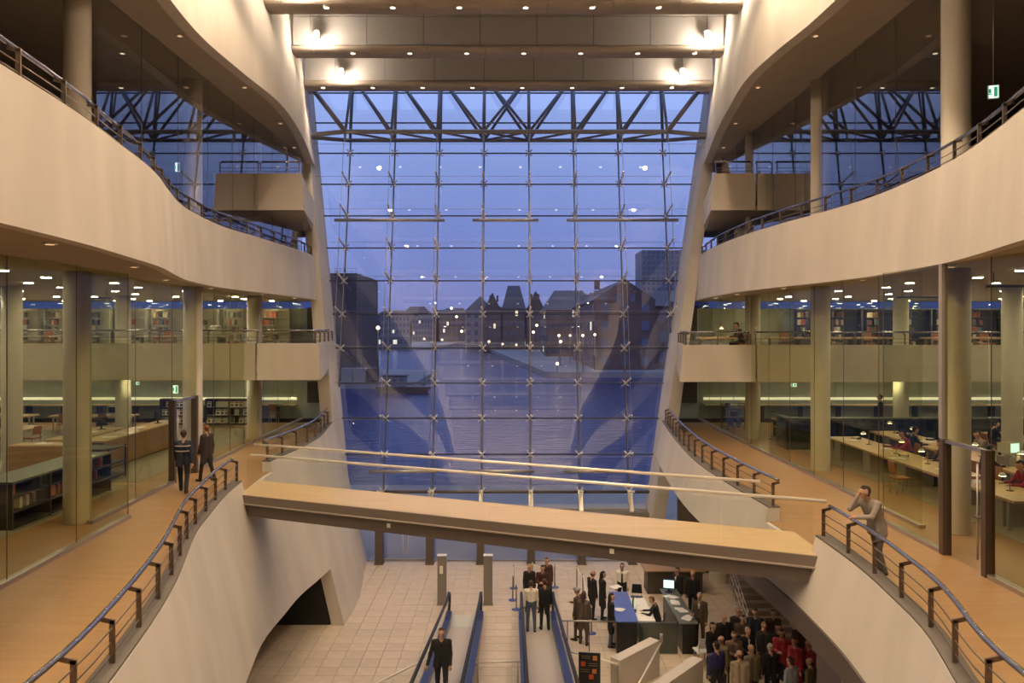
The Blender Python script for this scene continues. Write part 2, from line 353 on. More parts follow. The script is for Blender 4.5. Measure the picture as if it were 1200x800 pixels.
# ---- the two upper bands and their soffits
for side, CV, DV, nm in ((-1, CL, DL, 'left'), (1, CR, DR, 'right')):
    ye = 36.6
    w = ribbon(MB(), side, rng(Y0, ye, 0.4), lambda y: [(CV(max(y, 1)) - 0.14, 11.9), (CV(max(y, 1)) + 0.1, 11.9), (CV(max(y, 1)) + 0.3, 13.95), (CV(max(y, 1)), 13.95)])
    w = w.build('wall_%s_middle' % nm, M['concrete']); struct(w, 'wavy pale concrete parapet band above the %s' % ('shelves and wooden counter' if side < 0 else 'reading room desks'))
    c = ribbon(MB(), side, rng(Y0, 39.2, 0.45), lambda y: [(CV(max(y, 1)) + 0.1, 11.93), (30.5, 11.93), (30.5, 13.2), (CV(max(y, 1)) + 0.1, 13.2)])
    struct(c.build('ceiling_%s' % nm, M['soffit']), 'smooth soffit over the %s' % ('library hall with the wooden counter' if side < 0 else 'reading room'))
    w = ribbon(MB(), side, rng(Y0, 38.6, 0.4), lambda y: [(DV(max(y, 1)), 18.55), (DV(max(y, 1)) + 0.35, 18.55), (DV(max(y, 1)) + 0.85, 24.5), (DV(max(y, 1)) + 0.5, 24.5)])
    w = w.build('wall_%s_upper' % nm, M['concrete']); struct(w, 'bulging pale concrete wall under the ceiling beams, %s' % ('counter side' if side < 0 else 'reading room side'))
    c = ribbon(MB(), side, rng(Y0, 39.6, 0.45), lambda y: [(DV(max(y, 1)) + 0.3, 18.6), (30.5, 18.6), (30.5, 19.4), (DV(max(y, 1)) + 0.3, 19.4)])
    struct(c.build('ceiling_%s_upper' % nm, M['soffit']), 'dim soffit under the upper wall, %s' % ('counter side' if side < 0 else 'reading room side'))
    # end pier beside the tall glass
    WF = WL if side < 0 else WR
    pts = []
    for z in (-0.02, 24.4):
        c0 = WF(z); y1 = FY(z) + 0.25; y0 = y1 - 2.0
        pts += [(side * c0, y0, z), (side * (c0 + 0.55), y0, z), (side * (c0 + 0.9), y1, z), (side * c0, y1, z)]
    struct(MB().hexa(pts).build('wall_%s_pier' % nm, M['concrete']), 'leaning pale concrete pier flanking the tall window, %s' % ('counter side' if side < 0 else 'reading room side'))
    # back, side and rear walls of the halls
    sgn = side
    def xb(a, b): return (min(sgn * a, sgn * b), max(sgn * a, sgn * b))
    a, b = xb(WF(9) + 0.6, 30.5)
    bw = sroot('wall_%s_back' % nm, 'grey green panelled end wall of the %s' % ('library hall' if side < 0 else 'reading room'), (sgn * 20, 39.1, FB))
    k = WF(9) + 0.6; i = 0
    while k < 30:
        k2 = min(k + 2.1, 30.5); x0, x1 = xb(k + 0.008, k2 - 0.008)
        MB().bb(x0, x1, 39.0, 39.2, FB, 8.55).build('panel', M['backwall'], bw)
        MB().bb(x0, x1, 39.0, 39.2, 9.5, 11.58).build('panel', M['backwall'], bw)
        k = k2; i += 1
    MB().bb(a, b, 39.2, 39.4, 5.5, 11.58).build('backing', M['darkpanel'], bw)
    a2, b2 = xb(WF(20) + 1.0, 30.5); MB().bb(a2, b2, 39.2, 39.4, 13.2, 18.6).build('shade_wall', M['darkpanel'], bw)  # dark colour paints in the shade of the unlit upper level
    x0, x1 = xb(WF(9) + 0.6, 30.5)
    MB().bb(x0, x1, 39.06, 39.09, 11.58, 11.93).build('clerestory_pane', M['dusk_glass'], bw)
    for zz, h in ((7.35, 1.05), (11.0, 1.25)):
        x0, x1 = xb(WF(9) + 0.55, WF(9) + 1.9); MB().bb(x0, x1, 38.7, 38.98, zz - h / 2, zz + h / 2).build('dark_panel', M['darkpanel'], bw)
    x0, x1 = xb(30.5, 30.8)
    MB().bb(min(x0, x1 - .32), max(x1, x0 + .32), Y0, 39.4, 13.2, 18.6).build('shade_side_wall', M['darkpanel'], bw)  # upper side wall coloured dark to stand for shade
    d0, d1 = xb(10.0, 30.4); MB().bb(d0, d1, Y0, 39.1, 13.2, 13.23).build('shade_floor', M['darkpanel'], bw)  # dark sheet added over the slab, painting the upper floor's shade
    struct(MB().bb(x0, x1, Y0, 39.4, 0, 13).build('wall_%s_side' % nm, M['plaster']), 'plain far side wall of the %s' % ('library hall' if side < 0 else 'reading room'))
    # dark sheets behind the ground floor
    if side < 0:
        struct(MB().bb(-12.5, -6.5, 27.42, 27.7, 0, 2.15).build('wall_left_shade', M['dark']), 'black sheet painted in for the dark opening under the sweeping concrete wall')  # black colour stands in for the shade of the open hall beyond
    else:
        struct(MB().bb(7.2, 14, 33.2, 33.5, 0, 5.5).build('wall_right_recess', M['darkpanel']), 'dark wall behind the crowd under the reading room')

struct(MB().bb(-31, 31, Y0 - 0.4, Y0, -0.3, 24.5).build('wall_rear', M['concrete']), 'concrete rear wall facing the tall window')
struct(MB().bb(-12, 12, Y0, 36.2, 24.5, 24.8).build('ceiling', M['beam']), 'grey roof slab above the ceiling beams')

# ---- galleries (inner balconies)
def gallery(name, label, side, xin, xout, zb, zt, slope, endcut, rail_label, cut=None):
    g = sroot(name, label, (side * xin, 30, zb))
    xb_ = 8.75 if zb < 12 else 9.55
    if side > 0: xb_ -= 0.8 if zb < 12 else 0.3
    fl = zt - 0.45
    a, b = side * xin, side * xout
    s = side
    # slab
    p0 = [(a - s * 0.02, 30.0), (b, 30.0), (b, 38.9), (s * xb_, 38.9), (s * xb_, 36.8)]
    MB().prism(p0, zb + 0.25, fl).build('slab', M['plaster'], g)
    # front parapet: one lit piece in the atrium and one behind the glass
    gx = s * 9.9 if s < 0 else s * 9.45
    def para(x0, x1, nm, m): 
        MB().hexa([(x0 - s * (0.12 if x0 == a else 0), 29.85, zb), (x1, 29.85, zb), (x1, 30.1, zb), (x0, 30.1, zb), (x0, 29.85, zt), (x1, 29.85, zt), (x1, 30.1, zt), (x0, 30.1, zt)]).build(nm, m, g)
    para(a, gx, 'parapet', M['concrete'])
    para(gx + s * 0.09, b, 'parapet', M['plaster'])
    MB().hexa([(a - s * 0.12, 29.85, zb), (a + s * 0.2, 30.05, zb), (s * (xb_ + 0.2), 36.9, zb + .3), (s * (xb_ - .05), 36.9, zb + .3), (a, 29.85, zt), (a + s * 0.2, 30.05, zt), (s * (xb_ + 0.2), 36.9, zt), (s * (xb_ - .05), 36.9, zt)]).build('side_parapet', M['concrete'], g)
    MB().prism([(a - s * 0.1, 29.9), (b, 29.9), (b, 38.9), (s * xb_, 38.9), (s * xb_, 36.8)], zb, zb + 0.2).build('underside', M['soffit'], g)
    if endcut: MB().bb(min(b, b - s * 0.2), max(b, b - s * 0.2), 30.1, 38.8, zb, zt).build('end_parapet', M['plaster'], g)
    return g
gallery('trim_1', 'cream inner gallery box crossing the hall above the magazine racks', -1, 7.55, 27.0, 8.57, 10.0, 0, False, '')
gallery('trim_2', 'cream inner gallery box crossing above the book trolleys', 1, 6.65, 27.0, 8.5, 9.93, 0, False, '')
gallery('trim_3', 'small cream upper gallery box under the dim soffit, counter side', -1, 8.2, 11.6, 15.17, 16.6, 0, True, '')
gallery('trim_4', 'small cream upper gallery box under the dim soffit, reading room side', 1, 7.85, 11.35, 15.17, 16.6, 0, True, '')

# ---- columns
def column(x, y, z0, z1, label, group=None, r=0.3):
    o = MB().lathe([(r * 1.0, 0), (r, 0.02), (r, z1 - z0)], 24).mesh('column', M['column'])
    return tag(link('column', o, None, (x, y, z0)), label, 'column', group)
for side, nm in ((-1, 'counter'), (1, 'reading room')):
    for xx, yy, which in ((10.3 if side < 0 else 10.0, 18.2 if side < 0 else 17.3, 'nearest the tall door posts'), (10.35 if side < 0 else 10.0, 24.9, 'passing in front of the gallery'), (10.7 if side < 0 else 10.0, 31.9, 'standing beneath the gallery edge')):
        column(side * xx, yy, FB, 11.93, 'round plaster column behind the glass, %s side, %s' % (nm, which))
        column(side * xx, yy, 13.2, 18.6, 'round plaster column on the dim upper level, %s side, above the one %s' % (nm, which))
    for yy in (24.8, 31.9):
        column(side * 16.15, yy, FB, 11.93, 'round plaster column deep inside the %s hall among the desks' % nm, 'inner row columns of the %s hall' % nm, 0.3)
column(7.9, 17.4, 0, 5.55, 'stout pale column under the reading room edge beside the crowd', r=0.42)
column(8.7, 32.2, 0, 5.55, 'stout pale column in the dark far corner behind the crowd', r=0.42)

# ---- glass walls of the halls
def glass_wall(name, label, side, segs, mt, z0, z1, gallery_z=None):
    g = sroot(name, label, (side * segs[0][0][0], segs[0][0][1], z0))
    for (xa, ya), (xc, yc), st in segs:
        n = max(1, int(round((yc - ya) / st)))
        for i in range(n):
            t0, t1 = i / n, (i + 1) / n
            p = (side * (xa + (xc - xa) * t0), ya + (yc - ya) * t0 + 0.008); q = (side * (xa + (xc - xa) * t1), ya + (yc - ya) * t1 - 0.008)
            spans = [(z0 + 0.08, z1)]
            if gallery_z and p[1] > 29.0: spans = [(z0 + 0.08, gallery_z[0]), (gallery_z[1], z1)]
            for a, b in spans:
                MB().beam((p[0], p[1], (a + b) / 2), (q[0], q[1], (a + b) / 2), 0.014, b - a).build('pane', mt, g)
                MB().beam((q[0], q[1] + .008, a), (q[0], q[1] + .008, b), 0.016, 0.010).build('joint', M['rail'], g)
        MB().beam((side * xa, ya, z0 + 0.04), (side * xc, yc, z0 + 0.04), 0.16, 0.08).build('floor_channel', M['steel'], g)
    return g
glass_wall('window_2', 'tall frameless glass wall of the hall with the wooden counter', -1, [((8.85, 9.0), (9.3, 18.6), 2.4), ((9.9, 18.0), (10.05, 22.7), 2.35), ((10.12, 24.5), (10.42, 29.9), 1.8), ((10.42, 30.2), (10.6, 38.8), 2.15)], M['hall_glass'], FB, 11.9, (8.55, 10.05))
glass_wall('window_3', 'tall frameless glass wall of the reading room', 1, [((8.8, 9.0), (8.8, 14.1), 2.5), ((8.8, 15.7), (8.8, 18.2), 2.5), ((9.4, 17.6), (9.3, 29.9), 2.05), ((9.3, 30.2), (9.45, 38.8), 2.15)], M['hall_glass'], FB, 11.9, (8.48, 9.98))
glass_wall('window_4', 'dim glass wall of the upper level mirroring the truss, counter side', -1, [((9.85, 18.2), (9.85, 36.0), 2.22)], M['win'], 13.2, 18.6, None)
glass_wall('window_5', 'dim glass wall of the upper level mirroring the truss, reading room side', 1, [((9.85, 17.4), (9.85, 36.0), 2.22)], M['win'], 13.2, 18.6, None)
# transoms above the doors
def portal(name, label, side, x, ya, yb, zt, mt):
    g = sroot(name, label, (side * x, (ya + yb) / 2, FB))
    for yy in (ya, yb): MB().bb(side * x - 0.09, side * x + 0.09, yy - 0.07, yy + 0.07, FB, zt).build('door_post', mt, g)
    MB().bb(side * x - 0.05, side * x + 0.05, ya, yb, zt - 0.07, zt).build('lintel', M['steel'], g)
    MB().bb(side * x - 0.007, side * x + 0.007, ya + .08, yb - .08, FB + 0.03, zt - 0.09).build('door_leaf', M['clear'], g)
    MB().bb(side * x - 0.007, side * x + 0.007, ya, yb, zt + 0.01, 11.9).build('overpanel', M['hall_glass'], g)
    hx = side * x - side * 0.06
    MB().tube([(hx, ya + 0.22, FB + 0.25), (hx, ya + 0.22, zt - 0.3)], 0.02, 8).build('pull_bar', M['steel'], g)
    MB().beam((hx, ya + 0.1, FB + 1.05), (hx, ya + .34, FB + 1.05), 0.1, 0.03).build('door_lever', M['rail'], g)
    return g
portal('door_1', 'glazed door between tall brown posts beside the two walkers', -1, 10.08, 22.8, 24.4, 8.45, M['bronze'])
portal('door_2', 'glazed door between tall grey brown posts behind the leaning man', 1, 8.8, 14.2, 15.6, 8.34, M['bronze'])
# the post carrying on up beside the right hand door
MB().bb(8.74, 8.86, 15.62, 15.74, 8.35, 11.9).build('post', M['grey'], bpy.data.objects['window_3'])

# ---- ceiling beams over the atrium
ORD = ['first', 'second', 'third', 'fourth', 'fifth', 'sixth', 'seventh', 'eighth', 'ninth', 'tenth', 'eleventh']
for k in range(11):
    yb = 35.3 - 4.4 * k
    cl = DL(max(yb, 1)) + 0.25; cr = DR(max(yb, 1)) + 0.25
    b = sroot('trim_%d' % (10 + k), 'grey panelled ceiling beam with a row of downlights in its lip, number %s from the window' % (['first', 'second', 'third', 'fourth', 'fifth', 'sixth', 'seventh', 'eighth', 'ninth', 'tenth', 'eleventh'][k]), (0, yb, 21.6))
    MB().bb(-cl, cr, yb, yb + 0.5, 21.9, 24.5).build('core', M['girder'], b)
    if k < 4:
        xs = [-cl] + [x for x in [-1.28 + 2.28 * i for i in range(-6, 7)] if -cl + 0.3 < x < cr - 0.3] + [cr]
        for a, c in zip(xs, xs[1:]):
            MB().bb(a + 0.012, c - 0.012, yb - 0.04, yb, 21.97, 23.1).build('panel', M['beam'], b)
            MB().bb(a + 0.012, c - 0.012, yb - 0.04, yb, 23.125, 24.48).build('panel', M['beam'], b)
        x2 = [-cl] + [x + 0.2 for x in [-1.28 + 2.28 * i for i in range(-6, 7)] if -cl + 0.3 < x < cr - 0.3] + [cr]
    else:
        MB().bb(-cl, cr, yb - 0.04, yb, 21.97, 24.48).build('panel', M['beam'], b)
        x2 = [-cl, cr]
    pf = [(0.0, 0.0)] + [(-0.30 * math.cos(R(a)) * 1.0, 0.17 + 0.17 * math.sin(R(a))) for a in range(-70, 71, 20)] + [(0.0, 0.36), (0.45, 0.36), (0.45, 0.0)]
    for a, c in zip(x2, x2[1:]):
        MB().prism([(yb + p[0], 21.6 + p[1]) for p in pf], a + 0.008, c - 0.008, 'x').build('lip', M['beamlip'], b)

# ---- the leaning atrium window
win = sroot('window_1', 'tall leaning point-fixed glass wall looking over the harbour', (0, FY0, 0))
XC = -0.28; SPX = 2.276; ROWZ = [3.04 + 1.645 * k for k in range(13)] + [24.4]
def tilt(x, z, dy=0): return Vector((x, FY(z) + dy, z))
mx_ = [XC + SPX * (i - 3.5) for i in range(8)]
nrm = Vector((0, -1, LEAN)).normalized()
for j in range(13):
    za, zb_ = ROWZ[j] + 0.012, ROWZ[j + 1] - 0.012
    for i in range(9):
        def cl(x, z): return max(-WL(z) - 0.02, min(WR(z) + 0.02, x))
        xa = mx_[i - 1] + 0.012 if i > 0 else -99; xz = mx_[i] - 0.012 if i < 8 else 99
        p = [(cl(xa, za), za), (cl(xz, za), za), (cl(xz, zb_), zb_), (cl(xa, zb_), zb_)]
        if p[1][0] - p[0][0] < 0.02 and p[2][0] - p[3][0] < 0.02: continue
        q = [tilt(x, z) for x, z in p]; MB().hexa([v + Vector((0, 0.012, 0)) for v in q] + [v for v in q]).build('pane', M['win'], win)
mj = MB(); 
for x in mx_:
    z0 = 3.04
    if x < 0: z0 = max(z0, (-x - 7.15) / 0.141)
    else: z0 = max(z0, (x - 5.75) / 0.187)
    MB().beam(tilt(x, z0), tilt(x, 24.3), 0.07, 0.06).build('mullion', M['black_cable'], win)
    MB().tube([tilt(x, max(z0, 3.04), -0.10), tilt(x, 20.1, -0.10)], 0.022, 6).build('rod', M['steel'], win)
    MB().tube([tilt(x, max(z0 + 1.3, 3.04), -1.55), tilt(x, 20.15, -1.55)], 0.013, 6).build('cable', M['steel'], win)
for z in ROWZ[:13]:
    MB().beam(tilt(-WL(z), z), tilt(WR(z), z), 0.06, 0.06).build('transom', M['black_cable'], win)
    MB().tube([tilt(-WL(z) + .1, z + 0.12, -1.5), tilt(WR(z) - .1, z + 0.12, -1.5)], 0.008, 5).build('cable', M['steel'], win) if 4 < z < 20 else None
# spider fittings with a strut reaching back to the cable
sm = MB()
for a in (45, 135, 225, 315):
    dx, dz = math.cos(R(a)), math.sin(R(a))
    sm.tube([(0, -0.09, 0), (dx * 0.10, -0.10, dz * 0.10), (dx * 0.20, -0.03, dz * 0.20)], [0.04, 0.03, 0.025], 6)
    sm.lathe([(0.045, 0), (0.045, 0.03)], 8, (dx * 0.20, -0.03, dz * 0.20))
sm.ball((0, -0.1, 0), 0.06, 8)
spm = sm.mesh('spider_fitting', M['bright'])
stm = MB().tube([(0, -0.12, 0), (0, -1.55, 0.30)], [0.045, 0.04], 8).ball((0, -1.55, 0.30), 0.055, 8).mesh('strut', M['bright'])
for x in mx_:
    for z in ROWZ[:11]:
        if -WL(z) + 0.15 < x < WR(z) - 0.15:
            s = link('spider_fitting', spm, win, tilt(x, z) - win.location)
            if z < 19: link('strut', stm, s, (0, 0, 0))
# stiffening tubes
for zc, segs in ((15.75, ((392, 521), (554, 631), (664, 795))), (4.2, ((433, 512), (546, 626), (660, 742)))):
    d = FY(zc) - 1.6
    for a, b in segs:
        MB().tube([((a - 600) * d / F, d, zc), ((b - 600) * d / F, d, zc)], 0.075, 10).build('stiffener_tube', M['steel'], win)
# foot of the window
MB().tube([(-WL(2.2), FY0 - 0.35, 2.15), (WR(2.2), FY0 - 0.35, 2.15)], 0.16, 12).build('foot_tube', M['steel'], win)
MB().tube([tilt(-WL(3.1), 3.04, -0.2), tilt(WR(3.1), 3.04, -0.2)], 0.07, 10).build('foot_rail', M['bronze'], win)
MB().bb(-WL(2.1), WR(2.1), FY0 - 0.2, FY0 + 0.75, 2.3, 2.42).build('ledge', M['grey'], win)
for x in mx_:
    if -WL(2.2) + 0.1 < x < WR(2.2) - 0.1:
        MB().beam((x, FY0 - 0.38, 2.0), (x, FY(3.05) - 0.22, 3.1), 0.2, 0.22, (0, 1, 0)).build('bracket', M['steel'], win)
        tag(MB().box((0, 0, 1.05), (0.34, 0.42, 2.1)).box((0, 0, 0.02), (0.4, 0.48, 0.04)).build('post', M['girder'], None), 'dark steel post at the foot of the tall window', 'post', 'steel posts along the window foot').location = (x, FY0 - 0.38, 0)
# ground floor glazing between the posts
low = sroot('window_6', 'ground floor glass panes below the tall window', (0, FY0, 0))
xs = [-WL(0) + 0.0] + [x for x in mx_ if -7 < x < 5.7] + [WR(0)]
for i, (a, b) in enumerate(zip(xs, xs[1:])):
    if i == 1: continue
    MB().bb(a + 0.02, b - 0.02, FY0 + 0.05, FY0 + 0.064, 0.06, 2.3).build('pane', M['win'], low)
    MB().bb(a, b, FY0 + 0.02, FY0 + 0.1, 0.0, 0.05).build('sill', M['grey'], low)
dr = sroot('door_3', 'double glass doors with tall steel pull bars under the bridge', ((xs[1] + xs[2]) / 2, FY0, 0))
xm = (xs[1] + xs[2]) / 2
for s in (-1, 1):
    MB().bb(min(xm + s * 0.02, xm + s * 1.02), max(xm + s * 0.02, xm + s * 1.02), FY0 + 0.05, FY0 + 0.065, 0.08, 2.28).build('door_leaf', M['win'], dr)
    MB().tube([(xm + s * 0.12, FY0 - 0.05, 0.35), (xm + s * 0.12, FY0 - 0.05, 1.9)], 0.022, 8).build('pull_bar', M['bright'], dr)
    MB().bb(min(xm + s * 0.0, xm + s * 1.03), max(xm + s * 0.0, xm + s * 1.03), FY0 + 0.03, FY0 + 0.09, 0.0, 0.08).build('door_rail', M['beamlip'], dr)

# ---- roof truss above the window
tr = thing('roof_truss', 'three-dimensional steel tube truss spanning the top of the window', 'truss', (0, 38.5, 20.2))
zf, zr, zt = 20.3, 20.15, 23.6
yf, yr, yt = 38.0, FY(20.15) - 0.15, FY(23.6) - 0.4
FX = [XC + 2.276 * (i - 3.5) for i in range(8)]
MB().tube([(-9.85, 37.3, 19.95), (FX[0] - 0.1, yf, zf), (FX[7] + 0.1, yf, zf), (9.45, 37.3, 19.95)], 0.115, 12).build('front_chord', M['truss_front'], tr)
MB().tube([(-9.85, 37.5, 19.9), (FX[0] - .1, yr, zr), (FX[7] + .1, yr, zr), (9.45, 37.5, 19.9)], 0.10, 10).build('rear_chord', M['truss'], tr)
MB().tube([(FX[0] - 0.3, yt, zt), (FX[7] + 0.3, yt, zt)], 0.13, 10).build('top_chord', M['truss'], tr)
for s, i in ((-1, 0), (1, 7)):
    MB().tube([(FX[i], yf, zf), (FX[i] + s * 1.75, 37.6, 22.6)], 0.12, 10).build('end_brace', M['truss_front'], tr)
    MB().box((FX[i] + s * 1.75, 37.7, 22.4), (0.5, 0.3, 0.6)).build('bearing_plate', M['concrete'], tr)
for i in range(8):
    thick = 0.12 if i in (2, 5) else 0.075
    MB().tube([(FX[i], yf, zf), (FX[i], yt, zt)], 0.07, 8).build('vertical', M['truss'], tr)
    MB().tube([(FX[i], yr, zr), (FX[i], yt, zt)], thick, 8).build('vertical', M['truss'], tr)
    MB().tube([(FX[i], yf, zf - 0.1), (FX[i], yf, zf - 0.45)], 0.06, 8).build('hanger', M['steel'], tr)
    if i < 7:
        up = (i, i + 1) if i < 3 else ((i + 1, i) if i > 3 else None)
        pairs = [up] if up else [(3, 4), (4, 3)]
        for a, b in pairs:
            MB().tube([(FX[a], yt, zt), (FX[b], yf, zf)], 0.075, 8).build('diagonal', M['truss'], tr)
            MB().tube([(FX[a], yt, zt), (FX[b], yr, zr)], 0.075, 8).build('diagonal', M['truss'], tr)
            MB().tube([(FX[a], yf, zf), (FX[b], yr, zr)], 0.06, 8).build('floor_brace', M['truss'], tr)

# ================================================================== LAMPS
dl = MB().lathe([(0.02, 0.0), (0.09, 0.0), (0.09, 0.03)], 12)
dlm = dl.mesh('lens', M['lamp_beam']); rim = MB().lathe([(0.12, -0.012), (0.12, 0.02)], 14).mesh('rim', M['steel'])
hlm = MB().lathe([(0.02, 0.0), (0.115, 0.0), (0.115, 0.02)], 12).mesh('lens', M['lamp_on'])
smm = MB().lathe([(0.02, 0.0), (0.07, 0.0), (0.07, 0.02)], 10).mesh('lens', M['lamp_dim'])
def downlight(x, y, z, mesh, label, group, r=1.0):
    t = thing('downlight', label, 'light', (x, y, z), 0, group)
    a = link('rim', rim, t, (0, 0, 0)); link('lens', mesh, a, (0, 0, -0.02)); t.scale = (r, r, 1)
for k in range(11):
    yb = 35.3 - 4.4 * k
    for i in range(-4, 5):
        x = -1.81 + 2.28 * i
        if -DL(max(yb, 1)) + 0.5 < x < DR(max(yb, 1)) - 0.5:
            downlight(x, yb - 0.15, 21.585, dlm, 'small round downlight in the lip of the %s ceiling beam from the window' % ORD[k], 'beam downlights, %s beam' % ORD[k])
            if i in (-3, -1, 1, 3) and k < 9:
                l = bpy.data.lights.new('beam_spot', 'SPOT'); l.energy = SPOT_W; l.color = (1.0, 0.78, 0.53); l.shadow_soft_size = 0.015; l.spot_size = R(95); l.spot_blend = 0.8
                lo = bpy.data.objects.new('beam_spot', l); COL.objects.link(lo); lo.location = (x, yb - 0.15, 21.5)
def flood(x, y, z, label):
    t = thing('floodlight', label, 'floodlight', (x, y, z), 0, 'floodlights on the beams')
    MB().lathe([(0.05, 0.0), (0.14, 0.06), (0.15, 0.16), (0.13, 0.18)], 14).build('housing', M['grey'], t, world=False)
    MB().ball((0, -0.02, 0.05), 0.09, 12).build('lens', M['flood_on'], t.children[0], world=False)
    MB().bb(-0.02, 0.02, -0.05, 0.55, 0.06, 0.1).build('bracket', M['grey'], t, world=False)
    l = bpy.data.lights.new('flood', 'POINT'); l.energy = FLOOD_W * (0.22 if y > 25 else 1.12); l.color = (1.0, 0.83, 0.62) if y > 25 else (1.0, 0.77, 0.53); l.shadow_soft_size = 0.12
    lo = bpy.data.objects.new('flood', l); COL.objects.link(lo); lo.location = (x, y - 0.3, z - 0.1)
FX_ = [7.7, 7.7, 7.2, 6.6, 6.0, 5.6, 5.4, 5.3, 5.3, 5.3, 5.3]
for k in range(11):
    yb = 35.3 - 4.4 * k
    for s in (-1, 1): flood(s * FX_[k], yb - 0.55, 22.15, 'bright floodlight on the %s ceiling beam from the window, by the %s wall' % (ORD[k], 'counter side' if s < 0 else 'reading room side'))
glm = MB().lathe([(0.02, 0.0), (0.09, 0.0), (0.09, 0.02)], 12).mesh('lens', M['gallery_fill'])
for s, nm in ((-1, 'library hall'), (1, 'reading room')):
    for i in range(7):
        for j in range(9):
            x = 11.6 + 2.5 * i + (0.5 if j % 2 else 0); y = 17.5 + 2.45 * j
            if abs(x - 16.15) < 0.6: x += 0.9
            downlight(s * x, y, 11.915, hlm, 'round ceiling downlight over the %s' % nm, 'ceiling downlights of the %s' % nm)
    for i in range(8):  # fill downlights added to brighten the space under the galleries
        for y in (31.6, 34.6, 37.0):
            x = s * (11.4 + 2.1 * i)
            if y < 33 and abs(abs(x) - 16.15) < 0.5: continue
            downlight(x, y, (8.57 if s < 0 else 8.5) - 0.012, glm, 'added round downlight under the inner gallery of the %s' % nm, 'added under-gallery downlights of the %s' % nm, 0.8)
    CVs = CL if s < 0 else CR; DVs = DL if s < 0 else DR
    for y in (12, 16.5, 21, 25.5, 30, 34):
        downlight(s * (CVs(y) + 0.45), y, 11.915, smm, 'dim amber downlight near the soffit edge, %s' % nm, 'dim soffit downlights', 0.9)
        if y > 16: downlight(s * (DVs(y) + 0.6), y, 18.585, smm, 'dim amber downlight in the upper soffit, %s' % nm, 'dim soffit downlights', 0.9)

# ================================================================== RAILINGS
def railing(label, pts, h, spacing, inn, wires=3, cat='railing', endpost=True):
    """pts: base points along the kerb; inn(p): unit vector towards the walkway"""
    P = [Vector(p) for p in pts]; L = [0.0]
    for a, b in zip(P, P[1:]): L.append(L[-1] + (b - a).length)
    g = thing('railing', label, cat, P[0])
    top = [p + inn(p) * 0.13 + Vector((0, 0, h)) for p in P]
    MB().tube(top, 0.036, 8).build('handrail', M['rail_blue'], g)
    for k in range(wires):
        z = h * (0.2 + 0.27 * k)
        MB().tube([p + Vector((0, 0, z)) for p in P], 0.011, 6).build('wire', M['rail'], g)
    def at_len(t):
        for i in range(len(P) - 1):
            if t <= L[i + 1] + 1e-6:
                u = (t - L[i]) / (L[i + 1] - L[i]); return P[i].lerp(P[i + 1], u), (P[i + 1] - P[i]).normalized()
        return P[-1], (P[-1] - P[-2]).normalized()
    n = max(1, int(round(L[-1] / spacing)))
    for i in range(n + 1):
        p, t = at_len(L[-1] * i / n); iv = inn(p)
        mb = MB().beam(p, p + Vector((0, 0, h - 0.07)), 0.025, 0.07, iv).beam(p + Vector((0, 0, h - 0.09)) - iv * 0.03, p + Vector((0, 0, h - 0.05)) + iv * 0.15, 0.025, 0.06)
        mb.build('post', M['rail'], g)
    return g
def kerbpts(side, CV, a, b, z, off=0.12, st=0.45): return [(side * (CV(max(y, 1)) + off), y, z) for y in rng(a, b, st)]
inL = lambda p: Vector((-1, 0, 0)); inR = lambda p: Vector((1, 0, 0))
railing('curving metal railing along the walkway kerb where the two walkers pass', kerbpts(-1, BL, 5.0, 21.25, KB), 0.62, 1.15, inL)
railing('short curving railing from the bridge to the pier, beside the lounge chair', [(p[0], p[1], p[2]) for p in kerbpts(-1, BL, 24.6, 35.0, KB)] , 0.62, 1.3, inL)
railing('curving railing the grey jacketed man leans on', kerbpts(1, BR, 5.0, 15.65, KB), 0.62, 1.2, inR)
railing('curving railing from the bridge to the pier, beside the book trolleys', kerbpts(1, BR, 18.3, 34.6, KB), 0.62, 1.15, inR)
railing('brown railing on the wavy parapet above the wooden counter', kerbpts(-1, CL, 5.0, 35.8, 13.95), 0.5, 1.35, inL, 2)
railing('brown railing on the wavy parapet above the reading room', kerbpts(1, CR, 5.0, 35.8, 13.95), 0.5, 1.35, inR, 2)
back = lambda p: Vector((0, 1, 0))
railing('dark railing on the inner gallery in front of the bookshelves', [(-7.65, 29.97, 10.0), (-9.75, 29.97, 10.0)], 0.5, 1.0, back, 2)
railing('dark railing on the inner gallery behind the glass, library side', [(-9.95, 29.97, 10.0), (-27, 29.97, 10.0)], 0.5, 1.9, back, 2)
railing('dark railing on the inner gallery beside the seated reader', [(6.75, 29.97, 9.93), (9.3, 29.97, 9.93)], 0.5, 1.2, back, 2)
railing('dark railing on the inner gallery behind the glass, reading room side', [(9.5, 29.97, 9.93), (27, 29.97, 9.93)], 0.5, 1.9, back, 2)
railing('short slanting railing on the gallery side, library side', [(-7.7, 30.05, 10.0), (-8.55, 36.5, 10.0)], 0.5, 1.6, inL, 3)
railing('short slanting railing on the gallery side, reading room side', [(6.8, 30.05, 9.93), (7.8, 36.4, 9.93)], 0.5, 1.6, inR, 3)
railing('small dark railing on the upper gallery box, counter side', [(-8.3, 29.97, 16.6), (-9.8, 29.97, 16.6)], 0.5, 1.5, back, 2)
railing('small dark railing on the upper gallery box behind glass, counter side', [(-9.95, 29.97, 16.6), (-11.4, 29.97, 16.6)], 0.5, 1.5, back, 2)
railing('small dark railing on the upper gallery box, reading room side', [(7.95, 29.97, 16.6), (9.35, 29.97, 16.6)], 0.5, 1.4, back, 2)
railing('small dark railing on the upper gallery box behind glass, reading room side', [(9.55, 29.97, 16.6), (11.2, 29.97, 16.6)], 0.5, 1.6, back, 2)

